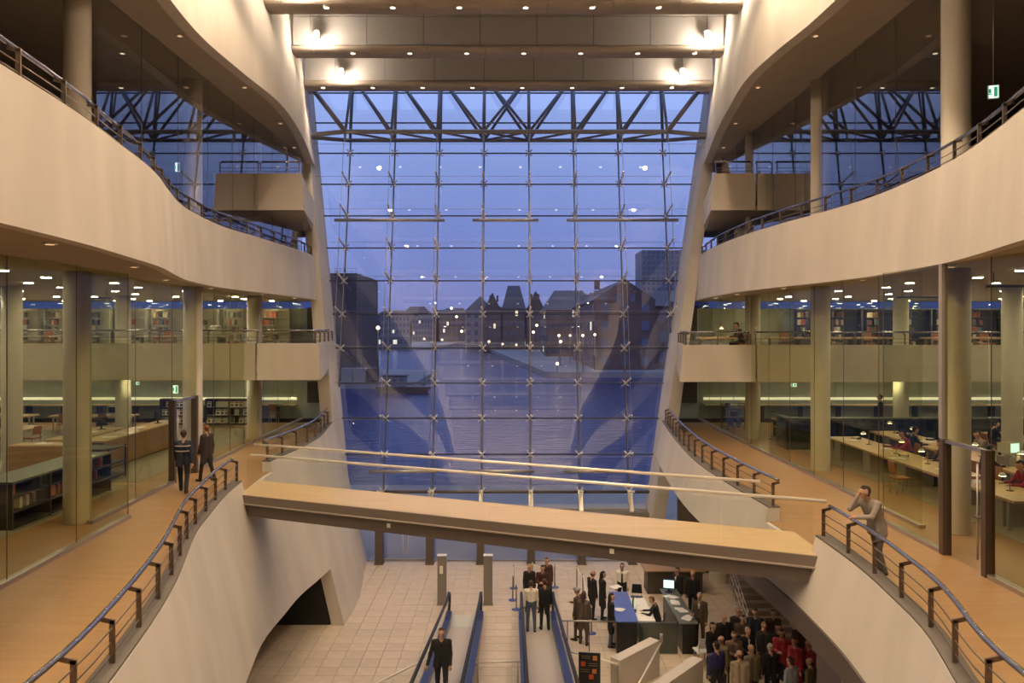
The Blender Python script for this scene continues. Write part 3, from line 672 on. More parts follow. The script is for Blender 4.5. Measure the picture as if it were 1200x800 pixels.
# ================================================================== BRIDGE
def bl(x): return 21.0 - 0.417 * (x + 7.07)          # near edge of the deck
bw = 1.9
A, B = (-7.55, bl(-7.55)), (6.35, bl(6.35))
br = thing('footbridge', 'slanting footbridge with ash deck, dark girder and glass sides', 'bridge', ((A[0] + B[0]) / 2, (A[1] + B[1]) / 2, FB - 0.55))
MB().hexa([(A[0], A[1], 5.93), (B[0], B[1], 5.93), (B[0], B[1] + bw, 5.93), (A[0], A[1] + bw, 5.93), (A[0], A[1], 6.01), (B[0], B[1], 6.01), (B[0], B[1] + bw, 6.01), (A[0], A[1] + bw, 6.01)]).build('deck', M['deck'], br)
MB().beam((A[0], A[1] + 0.0, 5.898), (B[0], B[1] + 0.0, 5.898), 0.1, 0.216).build('edge_strip', M['edge'], br)
MB().beam((A[0], A[1] - 0.03, 5.775), (B[0], B[1] - 0.03, 5.775), 0.14, 0.03).build('drip_edge', M['beamlip'], br)
MB().beam((A[0], A[1] + 0.08, 5.6), (B[0], B[1] + 0.08, 5.6), 0.12, 0.34).build('girder', M['girder'], br)
MB().beam((A[0], A[1] + bw - 0.05, 5.65), (B[0], B[1] + bw - 0.05, 5.65), 0.12, 0.45).build('girder', M['girder'], br)
MB().hexa([(A[0], A[1] + .1, 5.5), (B[0], B[1] + .1, 5.5), (B[0], B[1] + bw - .1, 5.5), (A[0], A[1] + bw - .1, 5.5), (A[0], A[1] + .1, 5.56), (B[0], B[1] + .1, 5.56), (B[0], B[1] + bw - .1, 5.56), (A[0], A[1] + bw - .1, 5.56)]).build('underplate', M['girder'], br)
for off, nmx in ((0.03, 'near'), (bw - 0.03, 'far')):
    n = 8; xa, xz = (-7.3, 6.1) if off < 1 else (-7.4, 5.85)
    for i in range(n):
        x0 = xa + (xz - xa) * i / n + 0.008; x1 = xa + (xz - xa) * (i + 1) / n - 0.008
        MB().beam((x0, bl(x0) + off, 6.5), (x1, bl(x1) + off, 6.5), 0.014, 1.0).build('glass_panel', M['clear'], br)
    ho = off + (0.07 if off < 1 else -0.07)
    xs0, xs1 = (-7.2, 6.35) if off < 1 else (-7.75, 5.65)
    MB().tube([(xs0, bl(xs0) + ho, 7.1), (xs1, bl(xs1) + ho, 7.1)], 0.035, 10).build('handrail', M['bright'], br)
for px, py in ((448, 617), (718, 651)):
    x = (px - 600) * 18.4 / F if px < 600 else (px - 600) * 17.0 / F
    MB().box((x, bl(x) + 0.01, 5.62), (0.1, 0.02, 0.11), math.atan(-0.417)).build('label_plate', M['white'], br)

# ================================================================== TRAVELATORS
def ramp_z(y): return max(0.0, 0.16 * (27.2 - y))
def travelator(xc, label):
    t = thing('travelator', label, 'travelator', (xc, 28.2, 0))
    yend = 5.0
    MB().bb(xc - 0.52, xc + 0.52, 27.2, 28.3, 0.0, 0.02).build('comb_plate', M['beige'], t)
    MB().hexa([(xc - 0.5, yend, ramp_z(yend) - 0.08), (xc + 0.5, yend, ramp_z(yend) - 0.08), (xc + 0.5, 27.2, 0.0), (xc - 0.5, 27.2, 0.0), (xc - 0.5, yend, ramp_z(yend)), (xc + 0.5, yend, ramp_z(yend)), (xc + 0.5, 27.2, 0.015), (xc - 0.5, 27.2, 0.015)]).build('tread_band', M['tread'], t)
    MB().hexa([(xc - 0.66, yend, -0.0), (xc + 0.66, yend, -0.0), (xc + 0.66, 27.2, 0.0), (xc - 0.66, 27.2, 0.0), (xc - 0.66, yend, ramp_z(yend) - 0.1), (xc + 0.66, yend, ramp_z(yend) - 0.1), (xc + 0.66, 27.0, 0.005), (xc - 0.66, 27.0, 0.005)]).build('casing', M['grey'], t)
    for s in (-1, 1):
        x = xc + s * 0.58
        ln = [(x, yend, ramp_z(yend)), (x, 27.2, 0), (x, 28.1, 0)]
        for (a, b) in zip(ln, ln[1:]):
            MB().beam((a[0], a[1], a[2] + 0.12), (b[0], b[1], b[2] + 0.12), 0.2, 0.26).build('skirt', M['blue'], t)
            MB().beam((a[0], a[1], a[2] + 0.58), (b[0], b[1], b[2] + 0.58), 0.02, 0.68).build('glass_side', M['clear'], t)
        MB().tube([(x, yend, ramp_z(yend) + 0.95), (x, 27.2, 0.95), (x, 28.0, 0.95), (x, 28.22, 0.85), (x, 28.3, 0.62), (x, 28.2, 0.4), (x, 28.05, 0.3)], 0.05, 8).build('handrail', M['rubber'], t)
    return t
TXL, TXR = -1.72, 0.92
travelator(TXL, 'inclined moving walkway with blue skirts carrying the walking man')
travelator(TXR, 'inclined moving walkway with blue skirts carrying the waiting group')
# barrier rails of the ramp pit
b = thing('barrier', 'low steel barrier rail with glass between the two moving walkways', 'barrier', (-0.4, 21.9, 0))
zz = ramp_z(21.9)
MB().tube([(TXL + 0.68, 21.9, 1.05), (TXR - 0.68, 21.9, 1.1)], 0.03, 8).build('rail', M['bright'], b)
MB().bb(TXL + 0.72, TXR - 0.72, 21.893, 21.907, 0.08, 1.0).build('glass_panel', M['clear'], b)
for x in (TXL + 0.75, TXR - 0.75): MB().tube([(x, 21.9, 0), (x, 21.9, 1.05)], 0.02, 6).build('post', M['steel'], b)
b = thing('barrier', 'curved steel barrier rail on the open side of the walking man', 'barrier', (-3.2, 20.6, 0))
MB().tube([(TXL - 0.68, 22.1, 1.1), (-3.0, 21.4, 1.08), (-3.6, 20.7, 1.05), (-4.0, 19.8, 1.02)], 0.03, 8).build('rail', M['bright'], b)
for x, y in ((-2.45, 22.0), (-3.6, 20.7), (-4.0, 19.8)): MB().tube([(x, y, 0), (x, y, 1.05)], 0.02, 6).build('post', M['steel'], b)
for (x0, y0), (x1, y1) in (((-2.45, 22.0), (-3.6, 20.7)), ((-3.6, 20.7), (-4.0, 19.8))):
    MB().beam((x0, y0, 0.55), (x1, y1, 0.55), 0.014, 0.9).build('glass_panel', M['clear'], b)
# rail to the right of the right travelator
b = thing('barrier', 'steel queue rail with thin posts beside the waiting group', 'barrier', (2.3, 24.6, 0))
p0, p1 = on_z(657, 727, 1.0), on_z(724, 728, 1.0)
MB().tube([p0, p1], 0.028, 8).build('rail', M['steel'], b)
for t in (0.02, 0.12, 0.5, 0.98):
    p = p0.lerp(p1, t); MB().tube([(p.x, p.y, 0), (p.x, p.y, 1.0)], 0.016, 6).build('post', M['bronze'], b)
b = thing('barrier', 'slanting steel rail over glass meeting the concrete stair wall', 'barrier', (2.2, 21.8, 0))
p0, p1 = on_z(664, 762, 0.95), on_z(724, 778, 0.95)
MB().tube([p0, p1], 0.03, 8).build('rail', M['bright'], b)
MB().beam((p0.x, p0.y, 0.47), (p1.x, p1.y, 0.47), 0.014, 0.84).build('glass_panel', M['clear'], b)
for p in (p0, p1): MB().tube([(p.x, p.y, 0), (p.x, p.y, 0.95)], 0.02, 6).build('post', M['steel'], b)

# concrete stair walls
def stairwall(label, pa, pb, h0, h1, th=0.35):
    a, b = Vector(pa), Vector(pb); g = thing('stair_wall', label, 'wall', (a.x, a.y, 0))
    n = Vector((-(b - a).y, (b - a).x, 0)).normalized() * th
    MB().hexa([(a.x, a.y, 0), (b.x, b.y, 0), (b.x + n.x, b.y + n.y, 0), (a.x + n.x, a.y + n.y, 0), (a.x, a.y, h0), (b.x, b.y, h1), (b.x + n.x, b.y + n.y, h1), (a.x + n.x, a.y + n.y, h0)]).build('body', M['concrete'], g)
    return g, n
pa, pb = on_z(727, 776, 1.0), on_z(773, 752, 1.0)
g, n = stairwall('sloping concrete stair wall with a steel handrail beside the poster', pa, pb, 1.05, 1.05)
MB().tube([on_z(775, 752, 0.95), on_z(748, 802, 0.95)], 0.03, 8).build('handrail', M['bright'], g)
MB().tube([(pb.x + 0.05, pb.y, 1.0), (pb.x + 0.05, pb.y, 1.25)], 0.05, 8).build('finial', M['steel'], g)
stairwall('lower concrete stair wall in front of the crowd', on_z(775, 806, 1.0), on_z(824, 772, 1.0), 1.0, 1.0)

# poster stand
p = on_z(688, 806, 0.0)
p = Vector((2.22, 22.0, 0))
po = thing('poster_stand', 'black poster panel with small red and orange pictures', 'poster', p, R(-8))
MB().box((0, 0, 0.75), (0.62, 0.04, 1.1)).build('panel', M['black'], po, world=False)
red = mat('poster_red', (0.55, 0.08, 0.03), 0.6); org = mat('poster_orange', (0.6, 0.22, 0.06), 0.6); txt = mat('poster_text', (0.22, 0.17, 0.14), 0.6)
for x, z, m in ((0.16, 1.16, org), (-0.18, 0.98, red), (0.14, 0.78, org), (0.05, 0.62, red)):
    MB().box((x, -0.024, z), (0.13, 0.006, 0.13)).build('picture', m, po, world=False)
for x, z in ((-0.1, 1.2), (-0.1, 1.14), (0.1, 1.0), (0.1, 0.94), (-0.12, 0.82), (-0.12, 0.76)):
    MB().box((x, -0.023, z), (0.26, 0.004, 0.014)).build('text_line', txt, po, world=False)
for s in (-1, 1): MB().box((s * 0.27, 0.0, 0.1), (0.04, 0.3, 0.2)).build('foot', M['steel'], po, world=False)

# information pylons
for px, lab, plate in ((518, 'tall grey metal pylon with a small white notice', True), (572, 'tall plain grey metal pylon at the head of the moving walkway', False)):
    q = on_z(px, 708, 0.0)
    g = thing('pylon', lab, 'pylon', q)
    MB().box((0, 0, 0.95), (0.34, 0.2, 1.86)).build('body', M['pylon'], g, world=False)
    MB().box((0, 0, 1.895), (0.36, 0.22, 0.03)).build('top_cap', M['white'], g, world=False)
    MB().box((0, 0, 0.01), (0.4, 0.26, 0.02)).build('base_plate', M['pylon'], g, world=False)
    if plate: MB().box((-0.02, -0.106, 1.36), (0.13, 0.012, 0.3)).build('notice', M['white'], g, world=False)

# rope stanchions
SP = [on_z(x, y, 0) for x, y in ((605, 715), (601, 704), (602, 689), (624, 686), (650, 688), (676, 690), (683, 700), (693, 742))]
SP[0], SP[1] = on_z(605, 714, 0), on_z(601, 703, 0)
stn = None
for i, q in enumerate(SP):
    g = thing('rope_stanchion', 'dark rope stanchion with round blue base in the queue line', 'stanchion', q, 0, 'queue stanchions')
    MB().lathe([(0.17, 0), (0.17, 0.02), (0.03, 0.05)], 14).build('base', M['bluetop'], g, world=False)
    MB().tube([(0, 0, 0.03), (0, 0, 0.92)], 0.022, 8).build('pole', M['rail'], g, world=False)
    MB().lathe([(0.035, 0), (0.04, 0.03), (0.02, 0.06)], 10, (0, 0, 0.9)).build('finial', M['steel'], g, world=False)
for a, b_ in ((1, 2), (2, 3), (3, 4), (4, 5), (5, 6), (6, 7)):
    P, Q = SP[a], SP[b_]; pts = []
    for k in range(9):
        t = k / 8; v = P.lerp(Q, t); pts.append((v.x, v.y, 0.9 - 0.12 * 4 * t * (1 - t)))
    tag(MB().tube(pts, 0.02, 6).build('rope', M['rope']), 'white rope sagging between two queue stanchions', 'rope', 'queue ropes')

# ================================================================== FURNITURE
def chair(name, label, loc, rz, shell, group=None, tall=1.0):
    t = thing(name, label, 'chair', loc, rz, group)
    MB().box((0, 0, 0.45), (0.44, 0.42, 0.05)).build('seat', shell, t, world=False)
    MB().hexa([(-.2, -.2, .58), (.2, -.2, .58), (.2, -.16, .58), (-.2, -.16, .58), (-.17, -.25, .9), (.17, -.25, .9), (.17, -.21, .9), (-.17, -.21, .9)]).build('backrest', shell, t, world=False)
    for x in (-0.19, 0.19):
        for y in (-0.18, 0.18): MB().tube([(x, y, 0), (x * 0.9, y * 0.9, 0.43)], 0.014, 6).build('leg', M['steel'], t, world=False)
    for x in (-0.17, 0.17): MB().tube([(x, -0.17, 0.43), (x, -0.19, 0.62)], 0.012, 6).build('back_support', M['steel'], t, world=False)
    return t
def table(label, loc, dims, rz=0.0, top=None, leg=None, group=None, panel=True, h=0.74):
    w, d = dims; t = thing('table', label, 'table', loc, rz, group)
    MB().box((0, 0, h - 0.03), (w, d, 0.06)).build('tabletop', top or M['oak_light'], t, world=False)
    for x in (-1, 1):
        for y in (-1, 1): MB().box((x * (w / 2 - 0.08), y * (d / 2 - 0.3), (h - .06) / 2), (0.06, 0.06, h - 0.06)).build('leg', leg or M['steel'], t, world=False)
    if panel:
        for k in range(int(d // 2.2) + 1):
            yy = -d / 2 + 0.9 + 2.2 * k
            if yy < d / 2 - .3: MB().box((0, yy, 0.32), (w * 0.7, 0.5, 0.64)).build('pedestal', M['grey'], t, world=False)
    return t
def monitor(label, loc, rz, kind='crt', scr=None, group=None):
    t = thing('monitor', label, 'monitor', loc, rz, group)
    if kind == 'crt':
        MB().hexa([(-.2, -.2, .06), (.2, -.2, .06), (.14, .22, .1), (-.14, .22, .1), (-.2, -.2, .42), (.2, -.2, .42), (.14, .22, .36), (-.14, .22, .36)]).build('housing', M['beige'], t, world=False)
        MB().box((0, -0.205, 0.25), (0.32, 0.012, 0.25)).build('screen', scr or M['screen'], t.children[0], world=False)
        MB().lathe([(0.14, 0), (0.14, 0.02), (0.06, 0.06)], 12).build('stand', M['beige'], t, world=False)
    else:
        MB().box((0, 0, 0.3), (0.42, 0.05, 0.34)).build('housing', M['black'], t, world=False)
        MB().box((0, -0.028, 0.3), (0.37, 0.008, 0.28)).build('screen', scr or M['screen'], t.children[0], world=False)
        MB().box((0, 0.02, 0.07), (0.06, 0.04, 0.14)).box((0, 0, 0.01), (0.24, 0.18, 0.02)).build('stand', M['black'], t, world=False)
    return t
def desk_lamp(label, loc, rz=0.0, group=None):
    t = thing('desk_lamp', label, 'lamp', loc, rz, group)
    MB().lathe([(0.08, 0), (0.08, 0.02)], 12).build('base', M['rail'], t, world=False)
    MB().tube([(0, 0, 0.02), (0, 0, 0.36), (0.05, 0, 0.4), (0.16, 0, 0.4)], 0.01, 6).build('arm', M['rail'], t, world=False)
    MB().lathe([(0.09, 0), (0.04, 0.07)], 12, (0.18, 0, 0.36)).build('shade', M['white'], t, world=False)
    MB().lathe([(0.02, 0), (0.08, 0.004), (0.08, 0.006)], 12, (0.18, 0, 0.35)).build('bulb', M['desk_on'], t.children[-1], world=False)
    return t
BOOKC = [mat('cover_%d' % i, c, 0.6) for i, c in enumerate([(0.35, 0.09, 0.05), (0.06, 0.07, 0.09), (0.42, 0.36, 0.24), (0.12, 0.10, 0.07), (0.55, 0.5, 0.4), (0.16, 0.08, 0.05), (0.08, 0.12, 0.14)])]
pages = mat('pages', (0.66, 0.61, 0.49), 0.8)
def book_mesh(m):
    mb = MB(); mb.box((0, 0, 0.13), (1.0, 0.18, 0.26)); mb.cur = 1; mb.box((0, 0.004, 0.131), (0.84, 0.176, 0.266)); return mb.mesh('book', [m, pages])
BKM = [book_mesh(m) for m in BOOKC]
MAGM = []
for i, c in enumerate([(0.62, 0.58, 0.46), (0.45, 0.46, 0.42), (0.55, 0.40, 0.28), (0.7, 0.66, 0.55), (0.3, 0.36, 0.38)]):
    mb = MB(); mb.box((0, 0, 0.14), (0.21, 0.012, 0.28)); mb.cur = 1; mb.box((0, -0.008, 0.23), (0.17, 0.004, 0.05)).box((0.0, -0.008, 0.1), (0.13, 0.004, 0.12))
    MAGM.append(mb.mesh('magazine', [mat('magazine_%d' % i, c, 0.5), BOOKC[(i * 2 + 1) % 7]]))
nbook = 0
BCOL = ['brick red', 'slate black', 'straw coloured', 'dark olive', 'cream', 'chestnut brown', 'bottle blue']
def bookshelf(label, loc, w, h, nsh, rz=0.0, m=None, fill='books', gap=0.42, nb=4, glabel='', group=''):
    global nbook
    t = thing('bookshelf', label, 'bookshelf', loc, rz); m = m or M['shelf_pale']
    for s in (-1, 1): MB().box((s * (w / 2 - 0.015), 0, h / 2), (0.03, 0.32, h)).build('side_panel', m, t, world=False)
    MB().box((0, 0.15, h / 2), (w - 0.06, 0.015, h)).build('back_panel', m, t, world=False)
    zs = [0.08 + (h - 0.12) * k / nsh for k in range(nsh + 1)]
    for z in zs: MB().box((0, -0.005, z), (w - 0.06, 0.3, 0.03)).build('shelf', m, t, world=False)
    cs, sn = math.cos(rz), math.sin(rz)
    for z in zs[:-1]:
        x = -w / 2 + 0.06
        for k in range(nb):
            if fill == 'books':
                bw_ = random.uniform(0.06, 0.16)
                if random.random() < 0.2: x += 0.1
                if x + bw_ > w / 2 - 0.05: break
                o = link('book', random.choice(BKM)); o.scale = (bw_, 1, random.uniform(0.85, 1.1) * min(1, (h - .12) / nsh / 0.36)); cx = x + bw_ / 2; x += bw_ + 0.012
                tag(o, BCOL[BKM.index(o.data)] + ' ' + glabel, 'book', group); yy = -0.03
            else:
                st = (w - 0.12) / nb; cx = x + st * (k + .5)
                if random.random() < 0.15: continue
                o = link('magazine', random.choice(MAGM)); o.rotation_euler.x = -0.18; tag(o, glabel, 'magazine', group); yy = -0.08
            o.location = (loc[0] + cx * cs - yy * sn, loc[1] + cx * sn + yy * cs, loc[2] + z + 0.016); o.rotation_euler.z = rz
    return t

# ---- library hall (counter side)
for i, px in enumerate((190, 243, 270)):
    X = (px + 13 - 600) * 36.4 / F
    bookshelf('dark periodicals rack under the gallery, %s' % ['partly hidden by the brown door post', 'between door and column', 'beside the lounge chair'][i], (X, 36.4, FB), 1.15, 1.25, 3, 0, M['shelf_dark'], 'mag', nb=5, glabel='magazine facing out on the dark rack %s' % ['behind the brown door post', 'between door and column', 'beside the lounge chair'][i], group='magazines on rack %s' % 'one two three'.split()[i])
GF = 9.55
for i in range(9):
    X = -11.6 - 1.75 * i
    bookshelf('pale tall bookshelf on the gallery behind the dark railing', (X, 37.6, GF), 1.45, 1.95, 5, 0, M['shelf_pale'], 'books', nb=5, glabel='book standing on a pale gallery shelf', group='books on the gallery shelves')['group'] = 'pale gallery shelves'
for i in range(9):
    X = (-12.4, -14.4, -17.6, -19.4, -21.2, -23.0, -24.8, -26.4, -28.2)[i]
    table('pale desk along the gallery parapet, library side', (X, 31.3, GF), (1.5, 0.7), 0, M['plaster'], M['rail'], 'gallery desks, library side', False)
    monitor('beige box monitor on a gallery desk', (X + 0.3, 31.3, GF + 0.74), R(180), 'crt', group='gallery monitors') if i % 2 == 0 else chair('office_chair', 'brown chair at a gallery desk', (X, 31.95, GF), R(180), M['leather'], 'gallery chairs')
# dark bench shelf by the first column
g = thing('display_bench', 'long dark shelf unit with slate green top behind the near column', 'shelf', (-11.75, 19.5, FB))
MB().bb(-12.25, -11.3, 17.4, 21.7, FB + 1.05, FB + 1.1).build('top', M['bench_top'], g)
MB().bb(-12.25, -12.2, 17.4, 21.7, FB, FB + 1.05).build('back_panel', M['shelf_dark'], g)
for y in (17.42, 18.85, 20.28, 21.68): MB().bb(-12.2, -11.32, y - 0.02, y + 0.02, FB, FB + 1.05).build('divider', M['shelf_dark'], g)
for z in (0.06, 0.4, 0.74): MB().bb(-12.2, -11.32, 17.42, 21.68, FB + z - 0.02, FB + z + 0.02).build('shelf', M['shelf_dark'], g)
for i in range(16):
    y = 17.6 + 0.25 * i; z = random.choice((0.42, 0.08, 0.76))
    o = link('book', random.choice(BKM), None, (-11.5, y, FB + z + 0.004), R(90)); o.scale = (random.uniform(0.05, 0.2), 1, 0.95); tag(o, 'book lying in the long dark shelf unit', 'book', 'books in the dark shelf unit')
g = thing('display_bench', 'small dark shelf trolley at the end of the wooden counter', 'shelf', (-12.6, 23.4, FB))
for z in (0.1, 0.5, 0.95): MB().bb(-13.1, -12.0, 22.9, 23.9, FB + z - 0.02, FB + z + 0.02).build('shelf', M['shelf_dark'], g)
for x in (-13.08, -12.02):
    for y in (22.92, 23.88): MB().bb(x - .02, x + .02, y - .02, y + .02, FB, FB + 1.0).build('post', M['shelf_dark'], g)
# counter
g = thing('service_counter', 'long wooden service counter with a pale top beside the two walkers', 'counter', (-13.3, 27.3, FB))
for k in range(4):
    y0 = 24.6 + 1.37 * k
    MB().bb(-13.12, -13.05, y0, y0 + 1.355, FB + 0.06, FB + 0.93).build('front_panel', M['oak'], g)
MB().bb(-13.75, -13.12, 24.6, 30.1, FB + 0.0, FB + 0.9).build('body', M['darkpanel'], g)
MB().bb(-13.85, -13.0, 24.55, 30.15, FB + 0.93, FB + 0.98).build('top', M['oak_light'], g)
g = thing('service_counter', 'short wooden counter front facing the atrium behind the near column', 'counter', (-15.2, 24.5, FB))
MB().bb(-15.75, -13.9, 24.0, 24.08, FB, FB + 0.9).build('front_panel', M['oak'], g)
MB().bb(-15.75, -13.9, 24.08, 24.7, FB + 0.86, FB + 0.92).build('top', M['oak_light'], g)
MB().bb(-15.7, -14.0, 24.1, 24.6, FB, FB + 0.86).build('body', M['darkpanel'], g)
DD = [((-17.5, 20.8), (1.0, 4.6), 'long pale study table on slim legs at the hall edge'), ((-15.6, 28.2), (1.1, 3.4), 'staff desk with monitors behind the long wooden counter'), ((-19.0, 28.0), (1.1, 5.0), 'long pale study table deep in the hall'), ((-22.5, 26.0), (1.1, 6.0), 'long pale study table near the far side wall'), ((-18.5, 34.0), (3.6, 0.9), 'reading desk under the gallery with box monitors'), ((-23.0, 34.0), (3.6, 0.9), 'reading desk under the gallery near the far side')]
for i, (p, d, lab) in enumerate(DD): table(lab, (p[0], p[1], FB), d, 0, M['oak_light'], M['steel'])
for i, (x, y, k, rz, lab) in enumerate([(-15.6, 29.2, 'flat', 60, 'black flat monitor turned sideways on the staff desk'), (-15.7, 27.4, 'crt', 20, 'beige box monitor on the staff desk'), (-19.0, 28.8, 'flat', 200, 'black flat monitor on the long study table deep in the hall'), (-19.1, 26.5, 'crt', 10, 'beige box monitor on the long study table deep in the hall'), (-17.6, 34.0, 'crt', 0, 'beige box monitor with dark screen on the reading desk under the gallery'), (-19.2, 34.0, 'crt', 70, 'beige box monitor turned aside on the reading desk under the gallery'), (-22.4, 34.0, 'crt', 0, 'beige box monitor on the reading desk near the far side'), (-22.5, 27.0, 'crt', 40, 'beige box monitor on the table near the far side wall'), (-13.45, 29.2, 'flat', 80, 'black flat monitor on top of the long wooden counter')]):
    monitor(lab, (x, y, FB + (0.74 if x < -14 else 0.98)), R(rz), k)
pap = MB().box((0, 0, 0.008), (0.21, 0.3, 0.016)).box((0.03, 0.02, 0.02), (0.21, 0.3, 0.008), 0.25).box((0.26, 0.05, 0.003), (0.21, 0.3, 0.006), -0.3).mesh('paper_stack', M['white'])
for x, y, z in ((-13.4, 25.3, .98), (-13.5, 26.4, .98), (-13.4, 27.8, .98), (-15.0, 24.4, .92), (-17.5, 21.5, .74), (-17.4, 19.8, .74), (-19, 27.5, .74), (-11.7, 20.8, 1.1), (-15.5, 28.4, .74), (-18.0, 33.9, .74)):
    tag(link('paper_stack', pap, None, (x, y, FB + z), random.uniform(0, 3)), 'small stack of white papers on a desk in the library hall', 'papers', 'paper stacks of the library hall')
for x, y, rz in ((-14.6, 28.0, 90), (-14.7, 29.4, 100), (-18.2, 27.2, 90), (-18.1, 29.0, 80), (-16.7, 21.4, 90), (-16.7, 20.0, 70), (-17.6, 33.2, 0), (-19.3, 33.2, 10), (-22.4, 33.2, 0), (-20.5, 36.5, 180)):
    chair('office_chair', 'tan leather chair at a desk in the library hall', (x, y, FB), R(rz), M['leather'], 'tan chairs of the library hall')
# lounge chair, reading ledge
g = thing('lounge_chair', 'low pale bentwood lounge chair beside the magazine racks', 'chair', (-11.6, 33.0, FB), R(-60))
MB().hexa([(-.3, -.3, .36), (.3, -.3, .36), (.3, .35, .28), (-.3, .35, .28), (-.3, -.3, .4), (.3, -.3, .4), (.3, .35, .32), (-.3, .35, .32)]).build('seat', M['oak_light'], g, world=False)
MB().hexa([(-.3, .33, .3), (.3, .33, .3), (.3, .37, .3), (-.3, .37, .3), (-.28, .62, .86), (.28, .62, .86), (.28, .66, .86), (-.28, .66, .86)]).build('backrest', M['oak_light'], g, world=False)
for x in (-.27, .27):
    MB().tube([(x, -.25, 0), (x, -.27, .36)], 0.015, 6).build('leg', M['steel'], g, world=False); MB().tube([(x, .45, 0), (x, .3, .3)], 0.015, 6).build('leg', M['steel'], g, world=False)
for s, nm, x0, x1 in ((-1, 'library hall', -27, -10.9), (1, 'reading room', 9.7, 27)):
    g = thing('reading_ledge', 'long wall ledge with a glowing strip light, %s' % nm, 'ledge', ((x0 + x1) / 2, 38.6, FB))
    MB().bb(x0, x1, 38.3, 38.95, FB + 0.7, FB + 0.75).build('ledge_top', M['oak_light'], g)
    MB().bb(x0, x1, 38.88, 38.95, FB + 0.95, FB + 1.08).build('strip_light', M['tube_on'], g)
    for k in range(9):
        xx = x0 + (x1 - x0) * (k + .5) / 9; MB().bb(xx - .03, xx + .03, 38.4, 38.9, FB, FB + 0.7).build('support', M['shelf_dark'], g)
    MB().bb(x0, x1, 18, 35.2, FB, FB + 0.006).build('carpet', M['carpet']) if False else None
for s, x0, x1, nm in ((-1, -30, -11.1, 'library hall'), (1, 10.9, 30, 'reading room')):
    for k, (a, b) in enumerate(((14, 22.5), (22.9, 34.6 if s < 0 else 28.9))):
        o = MB().bb(x0, x1, a, b, FB, FB + 0.008).build('carpet', M['carpet']); tag(o, 'olive grey carpet field on the floor of the %s, %s' % (nm, ['by the near column', 'under the desks'][k]), 'carpet')
chair('office_chair', 'brown chair pulled up to the wall ledge behind the far column', (-11.6, 37.4, FB), 0, M['leather'])
desk_lamp('dark desk lamp on the wall ledge by the far column', (-11.2, 38.5, FB + .75))

# ---- exit signs
def exit_sign(label, loc, w=0.34, h=0.24, rz=0.0, top=None):
    t = thing('exit_sign', label, 'sign', loc, rz)
    MB().box((0, 0, 0), (w, 0.06, h)).build('housing', M['white'], t, world=False)
    MB().box((0, -0.033, 0), (w - 0.04, 0.006, h - 0.04)).build('face', M['exit'], t, world=False)
    mb = MB().box((0.04, -0.038, 0), (0.07, 0.004, h - 0.08)).box((-0.07, -0.038, 0.02), (0.05, 0.004, 0.1)).box((-0.07, -0.038, -0.05), (0.09, 0.004, 0.025))
    mb.build('pictogram', M['exit_mark'], t, world=False)
    MB().tube([(0, 0, h / 2), (0, 0, top - loc[2])], 0.012, 6).build('hanger', M['steel'], t, world=False)
    return t
exit_sign('glowing exit sign hanging by the brown door posts under the gallery', at(206, 456, 30.5), 0.22, 0.34, 0, 8.58)
exit_sign('glowing exit sign under the gallery above the book trolleys', at(930, 451, 30.5), 0.24, 0.16, 0, 8.51)
exit_sign('glowing exit sign in the dim upper hall near the wavy railing, counter side', at(208, 196, 28.0), 0.16, 0.35, 0, 18.61)
exit_sign('glowing exit sign in the dim upper hall, reading room side', at(1164, 108, 17.0), 0.22, 0.3, R(-20), 18.61)
exit_sign('small exit sign at the gallery underside over the counter', at(161, 449, 30.5), 0.2, 0.14, 0, 8.58)

# ---- reading room
RT = [((11.75, 22.2), (1.15, 10.2), 'long oak reading table nearest the glass, dotted with lamps'), ((14.0, 24.6), (1.2, 8.4), 'long oak reading table in the second row'), ((14.2, 17.6), (1.2, 4.6), 'long oak reading table cut by the grey door post'), ((17.8, 23.8), (1.2, 9.4), 'long oak reading table in the third row behind the green glass')]
for p, d, lab in RT: table(lab, (p[0], p[1], FB), d, 0, M['oak_light'], M['grey'])
for x, ys in ((11.75, (18.2, 20.2, 21.8, 23.6, 25.4)), (14.0, (21.4, 23.0, 24.8, 26.6, 28.2)), (17.8, (20.5, 23, 25.5, 28))):
    for y in ys: desk_lamp('small lit reading lamp on a long oak table', (x + 0.05, y, FB + 0.74), random.choice((0, math.pi)), 'reading lamps')
for x, y in ((11.6, 19.2), (11.9, 20.8), (11.5, 22.6), (11.9, 24.4), (11.7, 26.2), (14.2, 22.2), (13.8, 24.0), (14.1, 25.9), (13.9, 27.5), (14.0, 18.6), (14.4, 17.0), (17.7, 22.0), (17.9, 26.4)):
    tag(link('paper_stack', pap, None, (x, y, FB + 0.74), random.uniform(0, 3)), 'open papers lying on a long oak reading table', 'papers', 'papers on the reading tables')
    o = link('book', random.choice(BKM), None, (x + 0.25, y + 0.45, FB + 0.75), random.uniform(0, 3)); o.scale = (0.25, 1.2, 0.25); tag(o, 'thick book left on a long oak reading table', 'book', 'books on the reading tables')
for x, y, rz in ((12.75, 18.9, 90), (12.75, 20.5, 90), (12.75, 22.4, 90), (12.75, 24.6, 85), (13.1, 21.4, -90), (13.1, 23.2, -90), (13.1, 25.4, -90), (15.0, 22.3, 90), (15.0, 24.4, 90), (15.0, 26.6, 90), (16.8, 21.0, -90), (16.8, 24.0, -90), (16.8, 27, -90), (10.75, 21.3, -90)):
    chair('reading_chair', 'brown leather chair at a long oak reading table', (x, y, FB), R(rz), M['leather'], 'chairs of the reading tables')
g = thing('green_partition', 'low green glass partition enclosing the reading room desk area', 'partition', (13.6, 29.0, FB))
